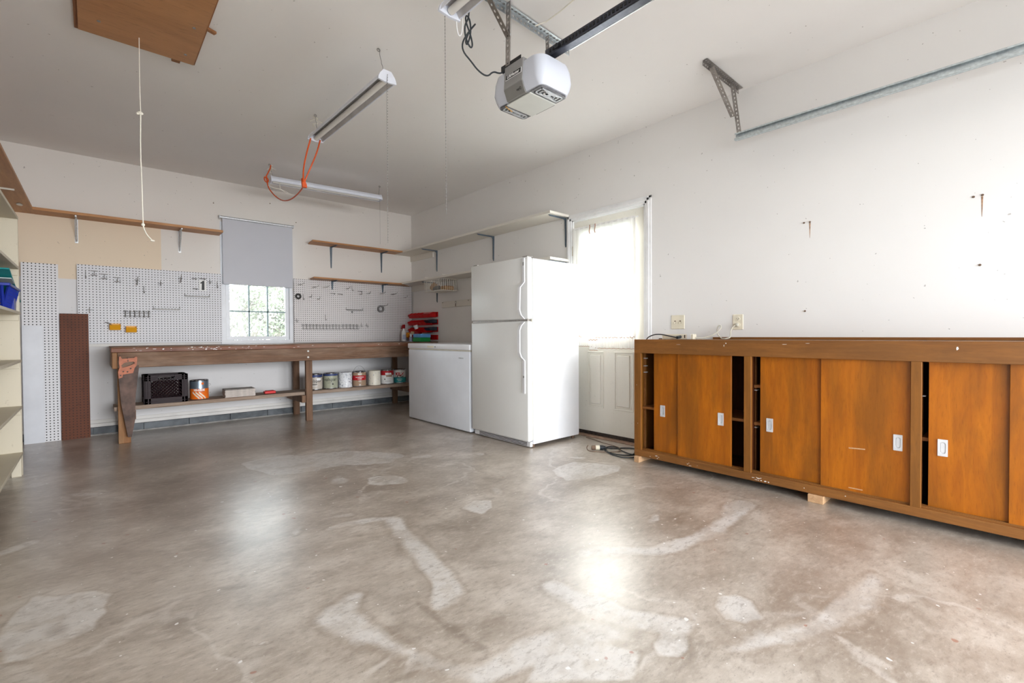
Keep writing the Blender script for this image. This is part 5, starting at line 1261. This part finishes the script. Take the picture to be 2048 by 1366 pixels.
# orange extension cord
b = MB(); b.tube([(1.325, 3.905, 2.585), (1.285, 3.90, 2.44), (1.278, 3.95, 2.33), (1.295, 4.0, 2.255)], .006, 8, 2)
b.tube([(1.395, 3.89, 2.585), (1.388, 3.95, 2.50), (1.36, 4.0, 2.40), (1.325, 4.03, 2.30), (1.31, 4.03, 2.25), (1.305, 4.06, 2.215), (1.361, 4.15, 2.303), (1.396, 4.35, 2.298), (1.41, 4.55, 2.288), (1.413, 4.75, 2.29), (1.412, 4.95, 2.323), (1.403, 5.1, 2.379), (1.384, 5.22, 2.453), (1.363, 5.3, 2.534), (1.355, 5.32, 2.635), (1.335, 5.32, 2.64), (1.335, 5.32, 2.60), (1.365, 5.32, 2.58), (1.375, 5.32, 2.615), (1.35, 5.32, 2.645), (1.37, 5.33, 2.68), (1.40, 5.34, 2.75), (1.405, 5.35, 2.78)], .006, 8, 2)
t = b.done('extension_cord', M_orange, smooth=True, label='orange extension cord draped between the two hanging shop lights', cat='extension cord', origin=(1.4, 4.5, 2.2))
MB().prism([(1.283, 2.285), (1.303, 2.285), (1.322, 2.240), (1.326, 2.212), (1.288, 2.212)], 'y', 4.0, 4.025, .003).done('cord_connector', M_orange, t)

# ------------------------------------------------------------------ attic hatch
t = thing('attic_hatch', (.24, 3.2, ZC), 'varnished plywood attic hatch panel in the ceiling', 'hatch')
MB().box(-.043, .511, 2.55, 3.690, ZC - .030, ZC - .012, .001).done('hatch_panel', M_ply, t)
b = MB(); b.box(-.060, .522, 2.54, 3.72, ZC - .013, ZC, .001); b.done('hatch_frame', M_plyedge, t)
MB().box(.40, .445, 3.69, 3.755, ZC - .016, ZC, .002).done('turn_button', M_plyedge, t)
MB().box(.51, .565, 3.22, 3.245, ZC - .022, ZC - .006, .002, R=Matrix.Rotation(.4, 3, 'Z'), at=(.53, 3.23, 0)).done('turn_button', M_plyedge, t)
for (x, y) in ((.045, 3.52), (.455, 3.24), (.455, 3.58), (.05, 2.9)): MB().lathe([(0, -.004), (.008, -.003), (.009, .001)], (x, y, ZC - .030), 10).done('screw_head', M_wire, t)
t = thing('pull_rope', (.225, 3.56, 1.56), 'white cotton pull rope hanging down from the attic hatch', 'rope')
b = MB(); b.tube([(.225, 3.56, 2.77), (.224, 3.56, 2.5), (.226, 3.56, 2.33)], .0024, 6); b.tube([(.226, 3.56, 2.33), (.222, 3.56, 2.1), (.226, 3.56, 1.9), (.228, 3.56, 1.665), (.232, 3.555, 1.64), (.245, 3.55, 1.605), (.268, 3.54, 1.575)], .0032, 7, 1)
b.done('rope', M_rope, t, True)
b = MB(); b.sphere((.224, 3.56, 2.325), .013, (1.2, 1, .8)); b.sphere((.212, 3.56, 2.32), .008); b.sphere((.228, 3.56, 1.665), .010); b.sphere((.270, 3.54, 1.572), .009, (1.3, 1, .6)); b.done('knot', M_rope, t, True)

# ------------------------------------------------------------------ perforated angle iron
def angle_iron(p, q, u, v, w_, mat, name, parent=None, th=.0025, pitch=.030, hole=.0070, **kw):
    """perforated steel angle from p to q, flanges along u and v, real punched holes."""
    p, q, u, v = Vector(p), Vector(q), Vector(u).normalized(), Vector(v).normalized(); D = q - p; L = D.length; D.normalize()
    bm = bmesh.new(); n = max(1, int(round(L / pitch))); seg = L / n; m = 8
    for fl, nr in ((u, v), (v, u)):
        for k in range(n):
            c = p + D * (seg * (k + .5)) + fl * (w_ / 2); hs = seg / 2; hw = w_ / 2
            for side in (0, 1):
                off = nr * (th * side)
                inn = []; outr = []
                for i in range(m):
                    a = 2 * math.pi * (i + .5) / m; ca, sa = math.cos(a), math.sin(a)
                    inn.append(bm.verts.new(c + D * ca * hole * 1.15 + fl * sa * hole + off))
                    mx = max(abs(ca), abs(sa)); outr.append(bm.verts.new(c + D * ca / mx * hs + fl * sa / mx * hw + off))
                for i in range(m): bm.faces.new((inn[i], inn[(i + 1) % m], outr[(i + 1) % m], outr[i]))
                # square corners
                for (sa_, sb_) in ((1, 1), (-1, 1), (-1, -1), (1, -1)):
                    cv = c + D * hs * sa_ + fl * hw * sb_ + off
                    best = sorted(range(m), key=lambda i: (outr[i].co - cv).length)[:2]
                    bm.faces.new((outr[best[0]], outr[best[1]], bm.verts.new(cv)))
                if side == 0: i0 = inn
                else:
                    for i in range(m): bm.faces.new((i0[i], i0[(i + 1) % m], inn[(i + 1) % m], inn[i]))
        # outer edge strip
        a = [bm.verts.new(p + fl * w_), bm.verts.new(q + fl * w_), bm.verts.new(q + fl * w_ + nr * th), bm.verts.new(p + fl * w_ + nr * th)]; bm.faces.new(a)
    return obj(name, bm, mat, parent, **kw)

# ------------------------------------------------------------------ garage door opener
OP = t = thing('garage_door_opener', (1.81, 1.84, 2.27), 'white and grey garage door opener hanging from the ceiling', 'garage door opener')
def rrect(x0, x1, y0, y1, r, n=6):
    pts = []
    for cx_, cy_, a0 in ((x1 - r, y1 - r, 0), (x0 + r, y1 - r, 90), (x0 + r, y0 + r, 180), (x1 - r, y0 + r, 270)):
        for k in range(n + 1): a = math.radians(a0 + 90 * k / n); pts.append((cx_ + r * math.cos(a), cy_ + r * math.sin(a)))
    return pts
def loft(sections, nm, mat, parent, smooth=True):
    bm = bmesh.new(); R_ = [[bm.verts.new((p[0], p[1], z)) for p in pts] for pts, z in sections]
    for A, B in zip(R_[:-1], R_[1:]):
        m = len(A)
        for k in range(m): bm.faces.new((A[k], A[(k + 1) % m], B[(k + 1) % m], B[k]))
    bm.faces.new(R_[0][::-1]); bm.faces.new(R_[-1]); return obj(nm, bm, mat, parent, smooth)
ox0, ox1 = 1.683, 1.945
def half(y0, y1):
    return [(rrect(ox0 + .026, ox1 - .026, y0 + .020, y1 - .020, .035), 2.272), (rrect(ox0 + .012, ox1 - .012, y0 + .010, y1 - .010, .045), 2.296), (rrect(ox0 + .001, ox1 - .001, y0, y1, .055), 2.330), (rrect(ox0 + .003, ox1 - .003, y0 + .003, y1 - .003, .06), 2.385), (rrect(ox0 + .010, ox1 - .010, y0 + .016, y1 - .016, .06), 2.425), (rrect(ox0 + .03, ox1 - .03, y0 + .045, y1 - .045, .05), 2.442)]
loft(half(1.655, 2.055), 'lamp_lens', M_lens, t)
# grey wrap-around chassis between the lenses
gy0_, gy1_ = 1.790, 1.935
b = MB(); b.prism([(ox0 - .006, 2.322), (ox0 + .004, 2.446), (ox1 - .004, 2.446), (ox1 + .006, 2.322)], 'y', gy0_, gy1_, .002); b.done('chassis', M_opgrey, t)
b = MB(); b.prism([(ox0 + .018, 2.2665), (ox0 - .006, 2.3215), (ox1 + .006, 2.3215), (ox1 - .018, 2.2665)], 'y', gy0_, gy1_, .002); b.done('chassis_lower', M_opgrey2, t)
MB().box(ox0 + .034, ox1 - .034, gy0_ - .022, gy1_ + .022, 2.259, 2.266, .002).done('battery_door', M_oppanel, t)
for (ya, yb_) in ((1.684, gy0_ - .023), (gy1_ + .023, 2.026)):
    rp = rrect(ox0 + .034, ox1 - .034, ya, yb_, .022); ym = (ya + yb_) / 2
    rp = [(p[0], p[1]) if (p[1] < ym) == (ya < 1.8) else ((ox0 + .034 if p[0] < 1.81 else ox1 - .034), (yb_ if ya < 1.8 else ya)) for p in rp]
    rp = [p for k, p in enumerate(rp) if k == 0 or (abs(p[0] - rp[k - 1][0]) + abs(p[1] - rp[k - 1][1])) > 1e-5]
    lp = MB().prism(rp, 'z', 2.264, 2.275).done('lamp_cover', M_opdark, t)
    b = MB(); yc = (ya + yb_) / 2; xc = (ox0 + ox1) / 2
    for k, s_ in enumerate((1.0, .74, .48, .22)):
        hw, hl = (ox1 - ox0 - .098) / 2 * s_, (yb_ - ya - .028) / 2 * s_; e = .006
        b.box(xc - hw, xc + hw, yc - hl, yc - hl + e, 2.260, 2.267); b.box(xc - hw, xc + hw, yc + hl - e, yc + hl, 2.260, 2.267)
        b.box(xc - hw, xc - hw + e, yc - hl, yc + hl, 2.260, 2.267); b.box(xc + hw - e, xc + hw, yc - hl, yc + hl, 2.260, 2.267)
    b.done('lamp_grille', M_wbrkt, lp)
pl = MB().box(ox0 - .0035, ox0 + .002, 1.797, 1.922, 2.366, 2.394, .0008, R=Matrix.Rotation(.085, 3, 'Y'), at=(ox0 + .003, 1.86, 2.38)).done('name_plate', M_inkwhite, t)
pl2 = MB().box(ox0 - .0045, ox0 + .001, 1.800, 1.919, 2.368, 2.392, .0005, R=Matrix.Rotation(.085, 3, 'Y'), at=(ox0 + .003, 1.86, 2.38)).done('name_plate_field', M_inkblack, t)
bm = text_plane(text_bm('LiftMaster', .0235, .0004, .0005), (ox0 - .0050, 1.8595, 2.380), (0, -1, 0), (.085, 0, 1), 1.0); obj('name_lettering', bm, M_inkwhite, t)
bm = text_plane(text_bm('myQ', .018, .0004, .0002), (ox0 + .0060, 1.826, 2.293), (0, -1, 0), (-.436, 0, 1)); obj('name_lettering', bm, M_inkblack, t)
b = MB(); b.box(ox0 + .02, ox0 + .023, 1.825, 1.985, 2.444, 2.478); b.box(ox0 + .02, ox0 + .06, 1.825, 1.985, 2.446, 2.449); b.done('mounting_bracket', M_black, t)
MB().tube([(ox0 + .036, 1.965, 2.262), (ox0 + .036, 1.965, 2.257), (ox0 + .10, 1.985, 2.258)], .0016, 5).done('antenna_wire', M_yellow, t)
# rail
t = thing('opener_rail', (1.815, .1, 2.46), 'long dark steel rail running from the opener towards the garage door', 'rail')
zr = 2.452
MB().box(1.792, 1.838, -1.45, 1.735, zr, zr + .042, .003).done('rail_channel', M_darkmet, t)
MB().box(1.8385, 1.846, -1.45, 1.600, zr + .001, zr + .024, .001).done('rail_flange', M_galv, t)
b = MB()
for k in range(70): b.box(1.7885, 1.792, 1.69 - k * .022, 1.70 - k * .022, zr + .014, zr + .028)
b.done('drive_belt', M_black, t)
MB().tube([(1.785, 1.640, zr + .02), (1.777, 1.640, zr + .02)], .010, 10).done('pulley_bolt', M_black, t)
# ceiling frame
t = thing('opener_hanger', (1.87, 1.94, 2.4), 'perforated steel angle frame hanging the opener from the ceiling', 'hanger frame')
angle_iron((1.25, 1.935, 2.795), (2.27, 1.985, 2.795), (0, 0, -1), (0, -1, 0), .036, M_galv, 'cross_angle', t)
angle_iron((1.690, 1.925, 2.79), (1.700, 1.945, 2.462), (1, 0, 0), (0, -1, 0), .034, M_galvd, 'drop_angle', t)
angle_iron((1.53, 1.935, 2.79), (1.700, 1.932, 2.600), (.7, 0, .65), (0, -1, 0), .032, M_galvd, 'brace_angle', t)
angle_iron((2.020, 1.95, 2.76), (1.955, 1.88, 2.44), (1, 0, 0), (0, -1, 0), .026, M_galvd, 'drop_angle', t)
for p in ((1.705, 1.918, 2.765), (1.705, 1.918, 2.625), (1.712, 1.925, 2.475), (1.86, 1.93, 2.772)): MB().lathe([(0, .008), (.006, .007), (.008, 0)], p, 6, Matrix.Rotation(math.pi / 2, 3, 'X')).done('bolt', M_galv, t)
# black opener power cord
MB().tube([(1.46, 1.925, 2.70), (1.443, 1.93, 2.646), (1.44, 1.93, 2.60), (1.415, 1.93, 2.56), (1.418, 1.93, 2.50), (1.45, 1.93, 2.455), (1.467, 1.93, 2.475), (1.45, 1.93, 2.53), (1.42, 1.93, 2.58), (1.425, 1.93, 2.615), (1.45, 1.93, 2.60), (1.455, 1.93, 2.53), (1.43, 1.93, 2.46), (1.418, 1.93, 2.48), (1.45, 1.93, 2.55), (1.485, 1.93, 2.595), (1.478, 1.93, 2.585), (1.43, 1.93, 2.52), (1.398, 1.93, 2.46), (1.405, 1.93, 2.42), (1.45, 1.93, 2.395), (1.50, 1.93, 2.36), (1.56, 1.93, 2.35), (1.60, 1.93, 2.395), (1.65, 1.94, 2.405), (1.69, 1.945, 2.43)], .0042, 8, 2).done('power_cord', M_dkcord, OP, True)
t = thing('ceiling_outlet', (1.47, 1.93, 2.70), 'small outlet box on ceiling where the opener cord plugs in', 'outlet')
MB().box(1.43, 1.50, 1.89, 1.96, 2.765, ZC, .004).done('outlet_box', M_cream, t); MB().tube([(1.462, 1.925, 2.765), (1.462, 1.925, 2.73), (1.46, 1.925, 2.695)], [.012, .014, .007], 10, cap=True).done('plug', M_dkcord, t, True)
MB().tube([(1.365, 1.925, 2.60), (1.36, 1.925, 2.53), (1.375, 1.925, 2.48), (1.395, 1.925, 2.50), (1.40, 1.925, 2.56), (1.395, 1.925, 2.62)], .003, 6, 2).done('loose_cord', M_paper, smooth=True, label='white cord loop hanging behind the black coiled cord', cat='cord')
MB().tube([(1.89, 1.905, 2.745), (1.95, 1.85, 2.775), (1.93, 1.5, 2.792), (1.90, 1.0, 2.794)], .0035, 6, 1).done('sensor_wire', M_rope, smooth=True, label='thin white wire running along ceiling from the hanger frame', cat='wire')

# ------------------------------------------------------------------ garage door track
t = thing('door_track', (3.40, 0, 2.36), 'long galvanised garage door track high along the right wall', 'track')
tx = 3.385; b = MB(); ya, yb_ = -1.35, 1.425
z0_, z1_ = 2.357, 2.402
b.box(tx + .020, tx + .023, ya, yb_, z0_, z1_)            # web
b.box(tx - .004, tx + .023, ya, yb_, z0_ - .003, z0_); b.box(tx + .002, tx + .023, ya, yb_, z1_, z1_ + .003)
b.box(tx - .006, tx - .003, ya, yb_, z0_ - .003, z0_ + .010); b.box(tx + .001, tx + .003, ya, yb_, z1_ - .006, z1_ + .003)
b.done('track_channel', M_track, t)
b = MB(); b.box(tx + .024, tx + .027, ya, yb_ - .01, z0_ - .002, z1_ + .012); b.box(tx + .024, tx + .040, ya, yb_ - .01, z1_ + .010, z1_ + .013); b.done('track_angle', M_galvd, t)
for y in (1.40, 1.15, .62, .50): MB().lathe([(0, .003), (.006, .002), (.006, 0)], (tx + .020, y, 2.38), 10, Matrix.Rotation(-math.pi / 2, 3, 'Y')).done('bolt', M_galv, t)
t = thing('track_hanger', (3.35, 1.47, 2.5), 'perforated steel bracket hanging the garage door track from ceiling', 'hanger frame')
angle_iron((3.02, 1.478, 2.797), (3.575, 1.478, 2.797), (0, 0, -1), (0, -1, 0), .034, M_galvd, 'cross_angle', t, pitch=.028)
angle_iron((3.400, 1.465, 2.785), (3.412, 1.415, 2.372), (1, 0, 0), (0, -1, 0), .030, M_galvd, 'drop_angle', t, pitch=.028)
angle_iron((3.09, 1.468, 2.765), (3.375, 1.450, 2.520), (.72, 0, .69), (0, -1, 0), .034, M_galvd, 'brace_angle', t, pitch=.028)

# ------------------------------------------------------------------ nails and holes in the walls
def nail(x, y, z, ax, lab, streak=0):
    b = MB(); nx = {'x': (-1, 0), 'y': (0, -1)}[ax]
    b.tube([(x, y, z), (x + nx[0] * .010, y + nx[1] * .010, z)], .004, 8); b.ring((x + nx[0] * .001, y + nx[1] * .001, z), .0045, .0018, ax, 10, 5)
    o = b.done('wall_screw', M_bkcord, label=lab, cat='screw')
    if streak: MB().prism([(-.004, 0), (.005, 0), (.002, -streak), (-.001, -streak)], 'y', 0, .0008).bm.free()
    return o
nail(XR, 1.021, 1.745, 'x', 'rusty screw in right wall above the cabinet middle'); nail(XR, 1.056, 1.745, 'x', 'left neighbour of the rusty screw in right wall')
nail(XR, .199, 1.742, 'x', 'rusty screw in right wall near the right frame edge'); nail(XR, .234, 1.739, 'x', 'small screw just left of the far right rusty one')
nail(XR, .206, 1.363, 'x', 'screw in right wall low below the far right rusty one'); nail(XR, 1.048, 1.146, 'x', 'screw in right wall just above the cabinet')
nail(1.049, YB, 2.53, 'y', 'screw in back wall above left side of the blind'); nail(1.952, YB, 2.445, 'y', 'screw in back wall above right side of the blind'); nail(1.648, YB, 2.633, 'y', 'screw in back wall under ceiling above the blind')
for (y, z, L, lab) in ((1.021, 1.738, .10, 'middle'), (.200, 1.735, .11, 'right')):
    bm = bmesh.new(); vs = [bm.verts.new((XR - .0008, y + dy, z - dz)) for dy, dz in ((-.004, 0), (.004, 0), (.001, L), (-.0005, L))]; bm.faces.new(vs)
    o = obj('trim_%d' % (6 if lab == 'middle' else 7), bm, plain('rust_streak', (.45, .26, .15), .7, var=.3, vscale=60), kind='structure')

# ------------------------------------------------------------------ outside
struct('ground_outside', MB().box(-14, 18, YB + .151, 40, -.12, -.05), M_grass); struct('ground_side', MB().box(XR + .151, 18, YF - 2, YB + .15, -.12, -.05), M_grass)
struct('driveway', MB().box(-6, 9, -12, YF - .201, -.10, -.02), M_drive)
def tree(x, y, h, seed, lab):
    rs = random.Random(seed); t = thing('garden_tree', (x, y, -.05), lab, 'tree', 'trees outside the window')
    b = MB(); tips = []
    def grow(p, d, L, r, lv):
        q = p + d * L; m = p + d * L * .5 + Vector((rs.uniform(-.1, .1), rs.uniform(-.1, .1), 0)) * L * .4
        b.tube([p, m, q], [r, r * .85, r * .65], 7)
        if lv == 0: tips.append(q); tips.append(m); return
        for k in range(3 if lv > 1 else 4):
            nd = (d + Vector((rs.uniform(-1, 1), rs.uniform(-1, 1), rs.uniform(-.35, .6))) * .85).normalized(); grow(q if k else m, nd, L * rs.uniform(.62, .8), r * .6, lv - 1)
    grow(Vector((x, y, -.05)), Vector((rs.uniform(-.2, .2), 0, 1)).normalized(), h * .3, .11, 4)
    b.done('trunk', M_bark, t, True)
    bm = bmesh.new()
    for tp in tips:
        for k in range(16):
            c = tp + Vector((rs.gauss(0, .16), rs.gauss(0, .16), rs.gauss(0, .13))); s_ = rs.uniform(.03, .065)
            a = Vector((rs.uniform(-1, 1), rs.uniform(-1, 1), rs.uniform(-1, 1))).normalized(); u_ = a.orthogonal().normalized(); v_ = a.cross(u_)
            bm.faces.new([bm.verts.new(c + u_ * s_), bm.verts.new(c + v_ * s_ * .5), bm.verts.new(c - u_ * s_), bm.verts.new(c - v_ * s_ * .5)])
    obj('foliage', bm, M_leaf, t)
tree(2.5, 11.2, 2.9, 4, 'leafy tree at left side of the view through the back window')
tree(4.3, 13.2, 3.6, 9, 'taller leafy tree behind the others in the back window view')
tree(3.3, 12.6, 2.4, 15, 'low bushy tree in the middle of the back window view')
tree(3.6, 10.6, 2.2, 21, 'small slanting tree at right side of the back window view')
